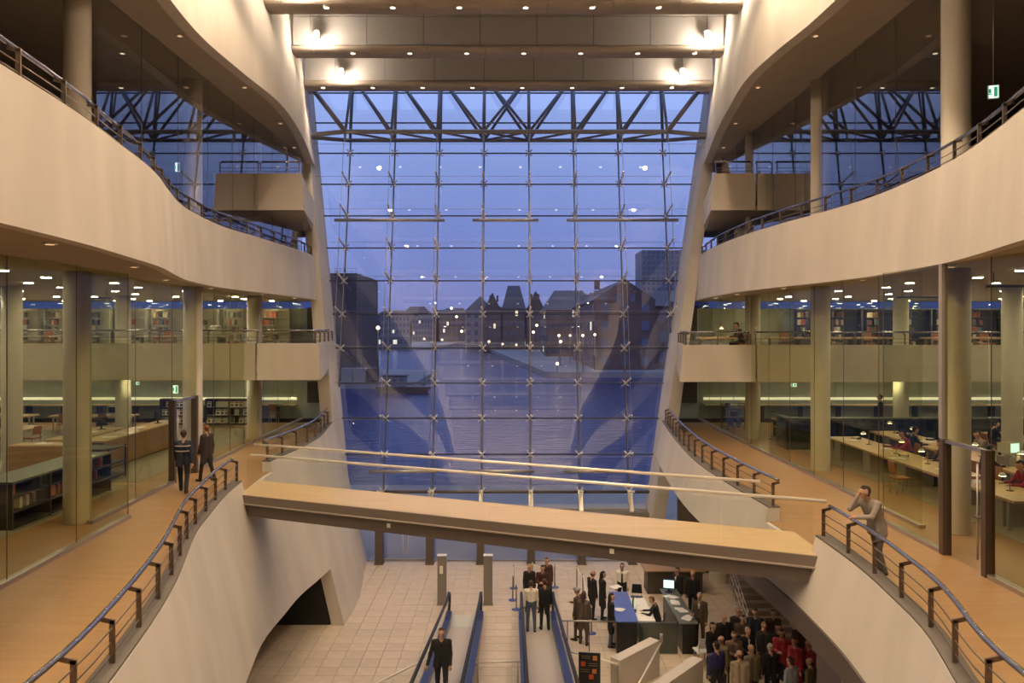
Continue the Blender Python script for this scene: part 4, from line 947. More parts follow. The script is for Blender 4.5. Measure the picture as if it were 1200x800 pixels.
MB().bb(10.4, 20, 29.0, 29.03, FB, FB + 1.15).build('front_pane', M['frost'], g); MB().bb(10.38, 10.41, 29.03, 30.2, FB, FB + 1.15).build('side_pane', M['frost'], g)
MB().bb(10.35, 20, 28.98, 29.3, FB + 1.15, FB + 1.2).build('top_shelf', M['bench_top'], g); MB().bb(10.36, 10.6, 29.3, 30.2, FB + 1.15, FB + 1.2).build('end_shelf', M['bench_top'], g)
MB().bb(10.45, 20, 29.4, 29.5, FB, FB + 1.1).build('inner_panel', M['bench_top'], g)
mo = monitor('glowing pale blue monitor among the reading tables', (13.95, 21.6, FB + 1.0), R(20), 'crt', M['screen_on'])
MB().box((0, 0, -0.13), (0.4, 0.4, 0.26)).build('riser', M['grey'], mo, world=False)
g = thing('round_table', 'round drum table with a pale top beyond the book trolleys', 'table', (11.6, 32.6, FB))
MB().lathe([(0.5, 0), (0.5, 0.7)], 20).build('drum', M['darkpanel'], g, world=False); MB().lathe([(0.62, 0.7), (0.62, 0.75)], 24).build('tabletop', M['oak_light'], g, world=False)
def cart(label, loc, rz):
    t = thing('book_trolley', label, 'trolley', loc, rz)
    for x in (-0.45, 0.45):
        for y in (-0.22, 0.22):
            MB().tube([(x, y, 0.12), (x, y, 1.15)], 0.018, 6).build('post', M['rail'], t, world=False)
            MB().lathe([(0.05, -0.02), (0.05, 0.02)], 10, (x, y, 0.05)).build('caster', M['rubber'], t, world=False)
    for z in (0.16, 0.55, 0.95): MB().box((0, 0, z), (0.94, 0.46, 0.025)).build('shelf', M['rail'], t, world=False)
    for x in (-0.45, 0.45): MB().tube([(x, -0.22, 1.15), (x, 0.22, 1.15)], 0.018, 6).build('handle', M['rail'], t, world=False)
    for k in range(5):
        c, s_ = math.cos(rz), math.sin(rz); xx = -0.3 + 0.15 * k
        o = link('book', random.choice(BKM), None, (loc[0] + xx * c, loc[1] + xx * s_, loc[2] + random.choice((0.575, 0.975, 0.185))), rz); o.scale = (0.11, 1.4, 0.9); tag(o, 'dark volume standing on a book trolley', 'book', 'books on the trolleys')
    return t
cart('tall book trolley behind the glass beside the far column', (9.95 + 0.1, 34.9, FB), R(20))
cart('book trolley loaded with dark volumes near the round table', (11.0, 31.2, FB), R(-70))
for i, X in enumerate((14.6, 16.3, 18.0, 19.7, 21.4, 23.1)):
    bookshelf('dark tall bookshelf on the gallery above the reading room', (X, 37.6, GF), 1.45, 1.95, 5, 0, M['shelf_dark'], 'books', nb=4, glabel='book standing on a dark gallery shelf', group='books on the dark gallery shelves')['group'] = 'dark gallery shelves'
for i, X in enumerate((8.35, 11.2, 13.0, 14.7, 17.6, 19.6)):
    table('reading desk along the gallery parapet above the reading room', (X, 31.4, GF - .07), (1.5, 0.7), 0, M['oak_light'], M['rail'], 'gallery desks above the reading room', False)
    if i != 0: chair('reading_chair', 'tan chair at a gallery desk above the reading room', (X + 0.2, 32.0, GF - .07), R(180), M['leather'], 'gallery chairs above the reading room')
desk_lamp('lit lamp on the gallery desk of the seated reader', (8.75, 31.4, GF + .67), R(180))
# hanging duct bars
for x, y in ((-16.5, 20.5), (-14.2, 25.8), (13.4, 25.2), (12.2, 18.5)):
    g = thing('ceiling_track', 'dark hanging track bar below the hall ceiling', 'track', (x, y, 11.6), 0, 'ceiling tracks')
    MB().box((0, 0, 0), (1.5, 0.12, 0.06)).build('bar', M['black'], g, world=False)
    for s in (-1, 1): MB().tube([(s * 0.6, 0, 0.02), (s * 0.6, 0, 0.33)], 0.01, 6).build('hanger', M['black'], g, world=False)

# ---- reception desks on the ground floor
g = thing('reception_desk', 'long reception desk with blue counter top and black end', 'desk', (4.0, 24.8, 0))
dkA, dkB = on_z(735, 762, 0), on_z(714, 690, 0)
xa, xb2 = 3.15, 4.15
P = [on_z(722, 728, 1.1), on_z(748, 728, 1.1), on_z(735, 693, 1.1), on_z(713, 693, 1.1)]
Q = [(v.x, v.y) for v in P]
MB().prism(Q, 1.06, 1.1).build('counter_top', M['bluetop'], g)
Q2 = [(Q[0][0] + .04, Q[0][1] + .04), (Q[1][0] - .04, Q[1][1] + .04), (Q[2][0] - .04, Q[2][1] - .04), (Q[3][0] + .04, Q[3][1] - .04)]
MB().prism(Q2, 0.0, 1.06).build('body', M['black'], g)
gp = (Q[1][0], Q[1][1])
MB().bb(gp[0] + 0.05, gp[0] + 1.3, gp[1] + 0.1, gp[1] + 0.13, 0.0, 1.02).build('glass_front', M['frost'], g)
MB().bb(gp[0] + 0.05, gp[0] + 1.3, gp[1] + 0.2, gp[1] + 0.25, 0.0, 0.98).build('glass_back', M['grey'], g)
MB().bb(gp[0] + 0.02, gp[0] + 0.75, gp[1] + 1.0, gp[1] + 3.2, 0.70, 0.74).build('work_top', M['white'], g)
MB().bb(gp[0] + 0.5, gp[0] + 0.7, gp[1] + 1.0, gp[1] + 3.1, 0.0, 0.70).build('pedestal', M['black'], g)
g2 = thing('reception_desk', 'second black reception desk cluttered with papers near the crowd', 'desk', (gp[0] + 1.65, gp[1] + 1.7, 0))
MB().bb(gp[0] + 1.45, gp[0] + 1.9, gp[1] + 0.1, gp[1] + 3.3, 0.0, 0.98).build('body', M['black'], g2)
MB().bb(gp[0] + 1.35, gp[0] + 1.95, gp[1] + 0.05, gp[1] + 3.35, 0.98, 1.02).build('counter_top', M['bench_top'], g2)
for x, y, z in ((Q[0][0] + .3, Q[0][1] + 1.0, 1.1), (Q[0][0] + .35, Q[0][1] + 3.2, 1.1), (gp[0] + .4, gp[1] + 1.6, .74), (gp[0] + .35, gp[1] + 2.6, .74), (gp[0] + 1.65, gp[1] + .4, 1.02), (gp[0] + 1.7, gp[1] + 1.1, 1.02), (gp[0] + 1.6, gp[1] + 1.8, 1.02), (gp[0] + 1.68, gp[1] + 2.4, 1.02)):
    tag(link('paper_stack', pap, None, (x, y, z), random.uniform(0, 3)), 'white papers on the %s' % ('blue counter top' if z > 1.05 else ('low work top behind the blue counter' if z < .9 else 'second black reception desk')), 'papers', 'papers on the %s' % ('blue counter' if z > 1.05 else ('low work top' if z < .9 else 'second reception desk')))
monitor('monitor with a green screen on the reception desk', (gp[0] + .15, gp[1] + 1.9, .74), R(75), 'flat', M['screen_green'])
monitor('glowing monitor on the second reception desk', (gp[0] + 1.6, gp[1] + 3.0, 1.02), R(-15), 'flat', M['screen_on'])
chair('office_chair', 'black visitor chair behind the blue reception desk', (gp[0] + .6, gp[1] + 4.0, 0), R(170), M['black'])
chair('office_chair', 'black swivel chair under the seated receptionist', (gp[0] + 0.95, gp[1] + 1.55, 0), R(75), M['black'])
chair('stool_chair', 'white chair in front of the second reception desk', (5.98, 24.2, 0), R(10), M['white'])
# stair and counters in the dark hall behind the crowd
g = thing('staircase', 'dim staircase with thin steel balusters behind the crowd', 'staircase', (8.6, 27.5, 0))
for k in range(8): MB().bb(8.0, 9.6, 26.0 + .3 * k, 26.32 + .3 * k, 0.17 * k, 0.17 * (k + 1)).build('step', M['grey'], g)
for k in range(5): MB().tube([(8.0, 26.1 + .5 * k, .17 * 1.6 * k), (8.0, 26.1 + .5 * k, .17 * 1.6 * k + 1.0)], 0.02, 6).build('baluster', M['steel'], g)
for k in range(3): MB().tube([(8.0, 26.0, .4 + .3 * k), (8.0, 28.2, 1.6 + .3 * k)], 0.014, 6).build('rail', M['rope'], g)
g = thing('cafe_counter', 'low brown counter in the dim hall behind the reception', 'counter', (6.6, 31.2, 0))
MB().bb(5.4, 7.6, 30.6, 31.4, 0, 0.9).build('body', M['darkpanel'], g); MB().bb(5.3, 7.7, 30.5, 31.5, 0.9, 0.95).build('top', M['oak'], g)
for i, (x, y) in enumerate(((6.5, 28.6), (9.5, 22.5), (11, 27), (-9.5, 22.0))):
    l = bpy.data.lights.new('hall_lamp', 'POINT'); l.energy = 20 if x > 0 else 12; l.color = (1, 0.72, 0.42); l.shadow_soft_size = 0.15
    t = thing('pendant_lamp', 'small pendant lamp below the slab of the ground floor hall', 'lamp', (x, y, 4.6), 0, 'pendants of the ground hall')
    MB().lathe([(0.12, 0), (0.05, 0.14)], 12).build('shade', M['grey'], t, world=False); MB().tube([(0, 0, .14), (0, 0, .95)], 0.008, 6).build('flex', M['black'], t, world=False)
    lo = bpy.data.objects.new('hall_lamp', l); COL.objects.link(lo); lo.location = (x, y, 4.45)
# ================================================================== PEOPLE
SKIN, TOP, LEGS, HAIR, SHOE, INNER, DARKM = range(7)
def rotx(v, a):  # lean forward (towards +y) about x
    c, s = math.cos(a), math.sin(a); return np.array([v[0], v[1] * c + v[2] * s, -v[1] * s + v[2] * c])
def build_person(pose, vox):
    """pose: dict -> one continuous body mesh grown from tapered capsules (local +y is the facing direction)"""
    pr = []                                                    # (a, b, ra, rb, mat, blend group)
    def cap(a, b, ra, rb, m): pr.append((np.array(a, float), np.array(b, float), ra, rb, m))
    lean = R(pose.get('lean', 0)); sit = pose.get('sit', False); fem = pose.get('fem', False)
    hipz = 0.55 if sit else 0.93
    def up(v):                                                 # upper body point, given relative to the pelvis
        q = rotx(np.array(v, float), lean); return q + np.array([0, 0, hipz])
    sw = 0.165 if fem else 0.19
    # legs
    low = 9
    for sgn, (ha, kb, ab) in zip((-1, 1), pose.get('legs', ((3, 2, 3), (-3, 2, 3)))):
        hip = np.array([sgn * 0.09, 0, hipz - 0.02]); a = R(ha); b = R(ha - kb); o = math.sin(R(ab)) * sgn
        knee = hip + 0.43 * np.array([o, math.sin(a), -math.cos(a)]); ank = knee + 0.42 * np.array([o * .4, math.sin(b), -math.cos(b)])
        cap(hip, knee, 0.092, 0.062, LEGS); cap(knee, ank, 0.062, 0.05, LEGS)
        cap(ank + [0, -0.03, -0.045], ank + [sgn * 0.02, 0.15, -0.055], 0.042, 0.035, SHOE); low = min(low, ank[2] - 0.09)
    # trunk
    for sgn in (-1, 1):
        cap(up((sgn * 0.075, 0, 0.0)), up((sgn * 0.075, 0, 0.16)), 0.105, 0.098, TOP if pose.get('coat') else LEGS)
        cap(up((sgn * 0.07, 0, 0.12)), up((sgn * 0.095, 0.0, 0.42)), 0.10, 0.112, TOP)
        cap(up((sgn * 0.05, -0.01, 0.5)), up((sgn * sw, -0.01, 0.475)), 0.05, 0.062, TOP)
        if pose.get('coat'):
            ln = pose['coat']
            cap(up((sgn * 0.075, 0, 0.05)), np.array([sgn * 0.11, 0.0, hipz - ln]), 0.11, 0.10, TOP)
    cap(up((0, -0.01, 0.5)), up((0, 0.015, 0.60)), 0.056, 0.054, SKIN)
    if pose.get('shirt'): cap(up((0, 0.10, 0.46)), up((0, 0.112, 0.30)), 0.032, 0.012, INNER)
    # head
    tilt_, turn = R(pose.get('nod', 0)), R(pose.get('turn', 0))
    hc = up((0, 0.03, 0.70))
    def hd(v):
        x, y, z = v; y, z = y * math.cos(tilt_) + z * math.sin(tilt_), -y * math.sin(tilt_) + z * math.cos(tilt_)
        x, y = x * math.cos(turn) - y * math.sin(turn), x * math.sin(turn) + y * math.cos(turn)
        q = rotx(np.array([x, y, z]), lean * 0.5); return hc + q
    cap(hd((0, -0.012, 0.03)), hd((0, 0.03, 0.02)), 0.080, 0.074, SKIN); cap(hd((0, 0.02, 0.0)), hd((0, 0.045, -0.07)), 0.066, 0.042, SKIN)
    cap(hd((0, 0.095, 0.0)), hd((0, 0.112, -0.03)), 0.010, 0.015, SKIN)                       # nose
    for s in (-1, 1): cap(hd((s * 0.078, 0.0, 0.005)), hd((s * 0.08, -0.008, -0.03)), 0.016, 0.012, SKIN)
    for s in (-1, 1): cap(hd((s * 0.032, 0.094, 0.012)), hd((s * 0.036, 0.092, 0.012)), 0.009, 0.009, DARKM)   # eyes
    cap(hd((-0.018, 0.092, -0.066)), hd((0.018, 0.092, -0.066)), 0.007, 0.007, INNER if False else SKIN)
    hair = pose.get('hair', 'short')
    if hair != 'bald':
        cap(hd((0, -0.035, 0.045)), hd((0, 0.008, 0.074)), 0.081, 0.060, HAIR)
        cap(hd((0, -0.05, 0.0)), hd((0, -0.05, -0.03)), 0.062, 0.05, HAIR)
    else: cap(hd((0, -0.055, -0.01)), hd((0, -0.05, -0.03)), 0.058, 0.05, HAIR)
    if hair == 'long': cap(hd((0, -0.06, 0.0)), hd((0, -0.085, -0.2)), 0.075, 0.055, HAIR)
    if hair == 'pony': cap(hd((0, -0.11, 0.03)), hd((0, -0.15, -0.16)), 0.035, 0.02, HAIR)
    # arms
    hands = []
    for sgn, (du, df) in zip((-1, 1), pose.get('arms', (((0.1, 0.05, -1), (0.0, 0.25, -1)), ((0.1, 0.05, -1), (0.0, 0.25, -1))))):
        sh = up((sgn * sw, -0.01, 0.465))
        du = np.array([sgn * du[0], du[1], du[2]]); df = np.array([sgn * df[0], df[1], df[2]]); du = du / np.linalg.norm(du); df = df / np.linalg.norm(df)
        el = sh + 0.29 * du; wr = el + 0.25 * df
        slv = SKIN if pose.get('bare') else TOP
        cap(sh, el, 0.062, 0.050, TOP); cap(el, wr, 0.050, 0.038, slv)
        hands.append((wr, df, sgn)); cap(wr, wr + df * 0.07, 0.030, 0.034, SKIN)
    # --- sample the field
    A = np.array([p[0] for p in pr]); Bq = np.array([p[1] for p in pr]); ra = np.array([p[2] for p in pr]); rb = np.array([p[3] for p in pr]); mt = np.array([p[4] for p in pr])
    lo = np.minimum(A, Bq).min(0) - 0.16; hi = np.maximum(A, Bq).max(0) + 0.16
    n = np.ceil((hi - lo) / vox).astype(int) + 1
    gx = [lo[k] + vox * np.arange(n[k]) for k in range(3)]
    G = np.stack(np.meshgrid(*gx, indexing='ij'), -1).reshape(-1, 3)
    def dist(i, Pts):
        ab = Bq[i] - A[i]; L = ab.dot(ab) + 1e-9; t = np.clip(((Pts - A[i]) @ ab) / L, 0, 1)
        return np.linalg.norm(Pts - A[i] - t[:, None] * ab, axis=1) - (ra[i] + (rb[i] - ra[i]) * t)
    f = None; kk = 0.022
    for i in range(len(pr)):
        d = dist(i, G)
        if f is None: f = d
        else:
            h = np.maximum(kk - np.abs(f - d), 0) / kk; f = np.minimum(f, d) - h * h * kk * 0.25
    f = f.reshape(n)
    # --- surface nets
    ins = f < 0
    cell = np.zeros(tuple(n - 1), bool); s0 = ins[:-1, :-1, :-1]
    cs = [ins[a:n[0] - 1 + a, b:n[1] - 1 + b, c:n[2] - 1 + c] for a in (0, 1) for b in (0, 1) for c in (0, 1)]
    tot = sum(x.astype(int) for x in cs); act = (tot > 0) & (tot < 8)
    idx = -np.ones(act.shape, int); ijk = np.argwhere(act); idx[act] = np.arange(len(ijk))
    acc = np.zeros((len(ijk), 3)); cnt = np.zeros(len(ijk))
    for ax in range(3):
        for b in (0, 1):
            for c in (0, 1):
                o0 = [0, 0, 0]; oth = [k for k in range(3) if k != ax]; o0[oth[0]] = b; o0[oth[1]] = c; o1 = list(o0); o1[ax] = 1
                p0 = ijk + o0; p1 = ijk + o1; f0 = f[tuple(p0.T)]; f1 = f[tuple(p1.T)]; m = (f0 < 0) != (f1 < 0)
                t = np.where(m, f0 / np.where(np.abs(f0 - f1) < 1e-12, 1, f0 - f1), 0)
                acc[m] += (p0 + (p1 - p0) * t[:, None])[m]; cnt[m] += 1
    V = lo + vox * acc / cnt[:, None]
    faces = []
    for ax in range(3):
        u, w = [(1, 2), (2, 0), (0, 1)][ax]
        sl0 = [slice(1, n[k] - 1) for k in range(3)]; sl1 = list(sl0); sl0[ax] = slice(0, n[ax] - 1); sl1[ax] = slice(1, n[ax])
        a_ = ins[tuple(sl0)]; b_ = ins[tuple(sl1)]; ch = np.argwhere(a_ != b_); off = np.array([1, 1, 1]); off[ax] = 0; ch = ch + off
        flip = ins[tuple(ch.T)]
        eu = np.zeros(3, int); eu[u] = 1; ew = np.zeros(3, int); ew[w] = 1
        q = np.stack([idx[tuple((ch - eu - ew).T)], idx[tuple((ch - ew).T)], idx[tuple(ch.T)], idx[tuple((ch - eu).T)]], 1)
        q[~flip] = q[~flip][:, ::-1]; faces.append(q)
    Fq = np.concatenate(faces)
    C = V[Fq].mean(1); dm = np.stack([dist(i, C) for i in range(len(pr))], 1)
    mi = mt[dm.argmin(1)]
    V[:, 2] -= 0 if sit else low
    # --- fingers: four unequal curled fingers and a thumb on each hand
    hb = MB()
    for wr, df, sgn in hands:
        d = Vector(df); x = d.cross(Vector((0, 0, 1)));
        if x.length < 0.2: x = Vector((1, 0, 0))
        x = (x - d * x.dot(d)).normalized(); nn = d.cross(x); dz = 0 if sit else -low
        base = Vector(wr) + d * 0.08 + Vector((0, 0, dz))
        for k, ln in enumerate((0.072, 0.082, 0.076, 0.06)):
            p = base + x * (0.024 - 0.016 * k); p1 = p + d * ln * 0.5 + nn * 0.008; p2 = p1 + d * ln * 0.35 + nn * 0.022
            hb.tube([p - d * 0.02, p, p1, p2], [0.0095, 0.0095, 0.0088, 0.007], 6)
        th = Vector(wr) + d * 0.035 + x * 0.03 * 1 + Vector((0, 0, dz)); hb.tube([th - x * 0.02, th + x * 0.02 + d * 0.03, th + x * 0.024 + d * 0.06 + nn * 0.015], [0.013, 0.011, 0.008], 6)
    vs = [tuple(v) for v in V] + hb.v; b0 = len(V)
    fs = [list(map(int, q)) for q in Fq] + [[i + b0 for i in q] for q in hb.f]
    me = bpy.data.meshes.new('body'); me.from_pydata(vs, [], fs)
    for _ in range(7): me.materials.append(None)
    me.polygons.foreach_set('material_index', [int(k) for k in mi] + [SKIN] * len(hb.f)); me.polygons.foreach_set('use_smooth', [True] * len(fs))
    me.update(); return me
CM = {}
def cloth(c):
    if c not in CM: CM[c] = mat('cloth_%d' % len(CM), c, 0.85, var=0.08, vscale=9)
    return CM[c]
PM = {}
def pmesh(key, pose, vox=0.022):
    if key not in PM: PM[key] = build_person(pose, vox)
    return PM[key]
skin_m = mat('skin', (0.48, 0.27, 0.18), 0.55); skin2 = mat('skin_tan', (0.40, 0.21, 0.13), 0.55); eye_m = mat('eye_dark', (0.03, 0.02, 0.02), 0.3)
HAIRC = {'brown': (0.06, 0.033, 0.018), 'black': (0.015, 0.012, 0.01), 'grey': (0.30, 0.28, 0.26), 'blond': (0.30, 0.19, 0.08), 'red': (0.16, 0.06, 0.025)}
def person(label, key, pose, loc, face, top, legs, hair='brown', shoe=(0.015, 0.014, 0.013), inner=(0.7, 0.67, 0.62), vox=0.022, h=1.0, group=None, skin=None):
    """face: heading in degrees, 0 looks towards +Y, 90 towards -X"""
    o = link('person', pmesh(key, pose, vox), None, loc, R(face)); o.scale = (h, h, h)
    for i, c in enumerate((None, top, legs, HAIRC[hair], shoe, inner, None)):
        o.material_slots[i].link = 'OBJECT'; o.material_slots[i].material = (skin or skin_m) if i == 0 else (eye_m if i == 6 else cloth(c))
    return tag(o, label, 'person', group)
dn = ((0.12, 0.05, -1), (0.0, 0.2, -1)); fold = ((0.1, 0.25, -1), (-0.75, 0.7, 0.15)); fwd = ((0.1, 0.35, -1), (-0.2, 1, 0.05))
P_ST = {'arms': (dn, dn)}
P_STB = {'arms': (dn, dn), 'hair': 'bald', 'coat': 0.12}
P_SUIT = {'arms': (dn, fwd), 'coat': 0.16, 'shirt': True}
P_COAT = {'arms': (dn, dn), 'coat': 0.42, 'fem': True, 'hair': 'long'}
P_FOLD = {'arms': (fold, fold), 'coat': 0.12, 'nod': 10}
P_WALK = {'arms': (((0.1, 0.35, -1), (0, 0.6, -1)), ((0.1, -0.35, -1), (0, -0.1, -1))), 'legs': ((24, 4, 2), (-16, 22, 2)), 'coat': 0.1}
P_WALKF = {'arms': (((0.1, 0.15, -1), (0, 0.4, -1)), ((0.1, -0.15, -1), (0, 0.1, -1))), 'legs': ((12, 3, 2), (-10, 12, 2)), 'coat': 0.3, 'fem': True, 'hair': 'pony'}
P_SIT = {'sit': True, 'legs': ((84, 84, 4), (84, 84, 4)), 'arms': (((0.15, 0.6, -0.9), (-0.3, 1, 0.0)), ((0.15, 0.6, -0.9), (-0.3, 1, 0.0))), 'lean': 16, 'nod': 18}
P_SITF = dict(P_SIT, fem=True, hair='long')
P_LEAN = {'arms': (((0.15, 0.75, -0.75), (-0.75, 0.65, -0.1)), ((0.12, 0.92, -0.5), (-0.40, -0.30, 0.9))), 'lean': 24, 'nod': -6, 'turn': -18, 'legs': ((14, 34, 4), (-14, 0, 3)), 'coat': 0.13}
P_TRAV = {'arms': (dn, ((0.3, 0.25, -1), (0.25, 0.5, -0.9))), 'legs': ((10, 4, 2), (-8, 12, 2)), 'coat': 0.1}
GR = (0.035, 0.033, 0.032); NAVY = (0.018, 0.024, 0.045); BRN = (0.075, 0.052, 0.036); BLK = (0.012, 0.011, 0.012); JEAN = (0.075, 0.10, 0.15); BEI = (0.40, 0.33, 0.24); KHA = (0.17, 0.145, 0.085); RED = (0.30, 0.02, 0.035); WHT = (0.66, 0.60, 0.50); LBL = (0.30, 0.34, 0.40); OLV = (0.15, 0.125, 0.055); TAN = (0.22, 0.185, 0.15)
# walkers on the left walkway, man leaning on the railing
person('man in navy jacket with pale chest stripes walking along the walkway', 'walk', P_WALK, (-9.15, 21.4, FB), 15, NAVY, BLK, 'brown', vox=0.016, h=1.02)
tag(MB().tube([(0.0 + 0.215 * math.cos(a), 0.155 * math.sin(a), 0) for a in [math.pi * 2 * k / 20 for k in range(21)]], 0.018, 6, False).build('jacket_stripe', cloth((0.4, 0.37, 0.33))), '', '')
js = bpy.data.objects['jacket_stripe']
del js['label']; del js['category']
wm = [o for o in bpy.data.objects if o.get('label', '').startswith('man in navy jacket')][0]
js.parent = wm; js.location = (0, 0.0, 1.30)
j2 = js.copy(); COL.objects.link(j2); j2.parent = wm; j2.location = (0, 0, 1.16); j2.scale = (0.93, 0.95, 1)
person('woman with ponytail in black jacket walking beside the navy jacketed man', 'walkf', P_WALKF, (-9.15, 23.0, FB), 60, (0.03, 0.02, 0.02), BLK, 'red', vox=0.016, h=0.96)
person('man in grey jacket leaning on the curving railing with a hand at his ear', 'lean', P_LEAN, (6.8, 14.3, FB), 112, (0.25, 0.21, 0.175), (0.12, 0.108, 0.10), 'black', vox=0.011, h=1.0, skin=skin2)
# travelators
person('man in dark clothes walking on the moving walkway, one hand on its rail', 'trav', P_TRAV, (TXL - 0.05, 19.3, ramp_z(19.3)), 180, BLK, BLK, 'brown', h=1.02, vox=0.018)
def head_on(px, py, h=1.0, z=0.0): return on_z(px, py, z + 1.66 * h)
def crowd(px, py, label, key, pose, face, top, legs, hair='brown', h=1.0, z=0.0, **k):
    q = head_on(px, py, h, z); return person(label, key, pose, (q.x, q.y, z), face, top, legs, hair, h=h, **k)
person('man in white shirt and jeans seen from behind on the moving walkway', 'st', P_ST, (TXR - 0.26, 26.5, ramp_z(26.5)), 0, WHT, JEAN, 'brown', vox=0.018)
person('man in black top seen from behind on the moving walkway', 'st', P_ST, (TXR + 0.22, 26.75, ramp_z(26.7)), 10, BLK, BLK, 'brown')
person('fair haired woman in black stepping towards the moving walkway', 'coat', P_COAT, (TXR - 0.27, 28.75, 0), 180, BLK, BLK, 'blond')
person('dark haired woman in a red scarf facing the white shirted man', 'fold', P_FOLD, (TXR + 0.22, 28.6, 0), 170, (0.05, 0.012, 0.012), BLK, 'brown')
person('tall woman with loose hair at the back of the waiting group', 'coat', P_COAT, (TXR + 0.42, 29.5, 0), 190, (0.06, 0.03, 0.02), BLK, 'red')
crowd(677, 692, 'man in brown suit by the queue rail', 'suit', P_SUIT, 60, BRN, BRN, 'grey')
crowd(684, 697, 'person in dark brown coat close behind the brown suited man', 'coat', P_COAT, -20, (0.09, 0.065, 0.05), BRN, 'brown')
crowd(694, 672, 'man in black coat queuing by the rope', 'stb', P_STB, -60, BLK, BLK, 'brown')
crowd(706, 673, 'person in black coat nearest the reception counter in the queue', 'coat', P_COAT, -80, BLK, BLK, 'black')
crowd(716, 699, 'person in long dark coat and jeans at the blue counter', 'coat', P_COAT, -90, BLK, JEAN, 'black')
crowd(729, 663, 'clerk in white shirt and black tie standing behind the desk', 'st', P_ST, 170, WHT, BLK, 'brown')
tie_o = [o for o in bpy.data.objects if o.get('label', '').startswith('clerk in white')][0]
MB().hexa([(-.035, .105, .98), (.035, .105, .98), (.03, .115, .98), (-.03, .115, .98), (-.02, .118, 1.42), (.02, .118, 1.42), (.02, .128, 1.42), (-.02, .128, 1.42)]).build('tie', cloth(BLK), tie_o, world=False)
person('receptionist in black seated at the green monitor', 'sit', P_SIT, (gp[0] + 0.95, gp[1] + 1.6, 0), 75, BLK, BLK, 'red')
crowd(794, 668, 'dark clothed person standing at the far end of the second desk', 'suit', P_SUIT, 120, BLK, BLK, 'black')
crowd(812, 672, 'dark clothed visitor behind the second reception desk', 'stb', P_STB, 150, BLK, BLK, 'brown')
CRW = [(820, 698, 'suit', P_SUIT, 150, BRN, BRN, 'grey', 'man in brown jacket over a white shirt beside the second desk'),
 (835, 733, 'coat', P_COAT, 200, BLK, BLK, 'black', 'dark haired woman in black with pale collar at the crowd edge'),
 (848, 723, 'stb', P_STB, 190, BLK, GR, 'grey', 'bald man in black behind the dark haired woman'),
 (864, 715, 'st', P_ST, 200, GR, GR, 'grey', 'grey haired man in charcoal at the back of the crowd'),
 (870, 724, 'fold', P_FOLD, 170, BRN, GR, 'brown', 'man with folded arms in brown behind the white shirted speaker'),
 (885, 717, 'st', P_ST, 160, NAVY, NAVY, 'black', 'black haired man in navy at the back of the crowd'),
 (876, 739, 'suit', P_SUIT, 190, BLK, BLK, 'grey', 'grey haired man in black suit and white shirt amid the crowd'),
 (860, 744, 'fold', P_FOLD, 180, (0.2, 0.12, 0.10), BLK, 'brown', 'woman in mottled dress with folded arms'),
 (846, 749, 'stb', P_STB, 120, OLV, GR, 'brown', 'person in olive jacket turned to the mottled dress'),
 (840, 757, 'st', P_ST, 20, (0.02, 0.022, 0.11), BLK, 'black', 'person in bright blue jacket seen from behind'),
 (867, 767, 'stb', P_STB, 0, BEI, KHA, 'red', 'balding man in beige jacket seen from behind'),
 (881, 760, 'stb', P_STB, 15, KHA, GR, 'grey', 'grey haired man in khaki jacket seen from behind'),
 (903, 759, 'st', P_ST, 10, BLK, BLK, 'grey', 'person in black seen from behind beside the khaki jacket'),
 (895, 733, 'coat', P_COAT, 180, GR, BLK, 'blond', 'fair haired woman in charcoal coat deep in the crowd'),
 (911, 735, 'st', P_ST, 190, BLK, BLK, 'brown', 'brown haired man in black deep in the crowd'),
 (916, 741, 'fold', P_FOLD, 150, RED, BLK, 'brown', 'woman in dark red top with folded arms'),
 (932, 751, 'coat', P_COAT, 130, (0.36, 0.025, 0.05), BLK, 'brown', 'woman in bright red coat near the stout column'),
 (949, 754, 'st', P_ST, 100, (0.22, 0.02, 0.03), GR, 'red', 'person in wine red sweater next to the stout column'),
 (927, 775, 'st', P_ST, 30, LBL, GR, 'brown', 'person in pale blue shirt seen from behind at the crowd front'),
 (950, 776, 'stb', P_STB, 40, OLV, GR, 'brown', 'person in olive yellow jacket at the crowd front'),
 (906, 718, 'st', P_ST, 180, BRN, BLK, 'brown', 'person in dark brown by the dim staircase'),
 (937, 732, 'coat', P_COAT, 160, BRN, BLK, 'brown', 'woman in brown coat at the crowd edge by the column')]
for px, py, key, pose, fc, tp, lg, hr, lab in CRW: crowd(px, py, lab, key, pose, fc, tp, lg, hr, h=random.uniform(0.95, 1.03))
# readers
RD = [((12.72, 18.9), 90, 'sit', P_SIT, RED, 'reader in red sweater at the table nearest the glass'), ((12.72, 22.4), 90, 'sit', P_SIT, GR, 'reader in charcoal at the table nearest the glass'), ((12.72, 24.6), 85, 'sitf', P_SITF, (0.32, 0.03, 0.03), 'long haired reader in scarlet at the table nearest the glass'), ((13.12, 21.4), -90, 'sitf', P_SITF, BLK, 'long haired reader in black at the second table'), ((13.12, 25.4), -90, 'sit', P_SIT, NAVY, 'reader in navy at the second table'), ((15.0, 24.4), 90, 'sit', P_SIT, TAN, 'reader in tan jacket on the far side of the second table'), ((16.8, 27.0), -90, 'sit', P_SIT, BLK, 'reader in black bent over the third table'), ((16.8, 24.0), -90, 'sitf', P_SITF, (0.33, 0.30, 0.24), 'long haired reader in cream at the third table')]
for (x, y), fc, key, pose, tp, lab in RD: person(lab, key, pose, (x, y, FB), fc, tp, GR, random.choice(('brown', 'black')))
person('reader in dark sweater seated at the gallery desk by the lamp', 'sit', P_SIT, (9.42, 31.45, GF - .07), 90, BRN, BLK, 'black')
chair('reading_chair', 'tan chair under the reader on the gallery', (9.44, 31.45, GF - .07), R(90), M['leather'])
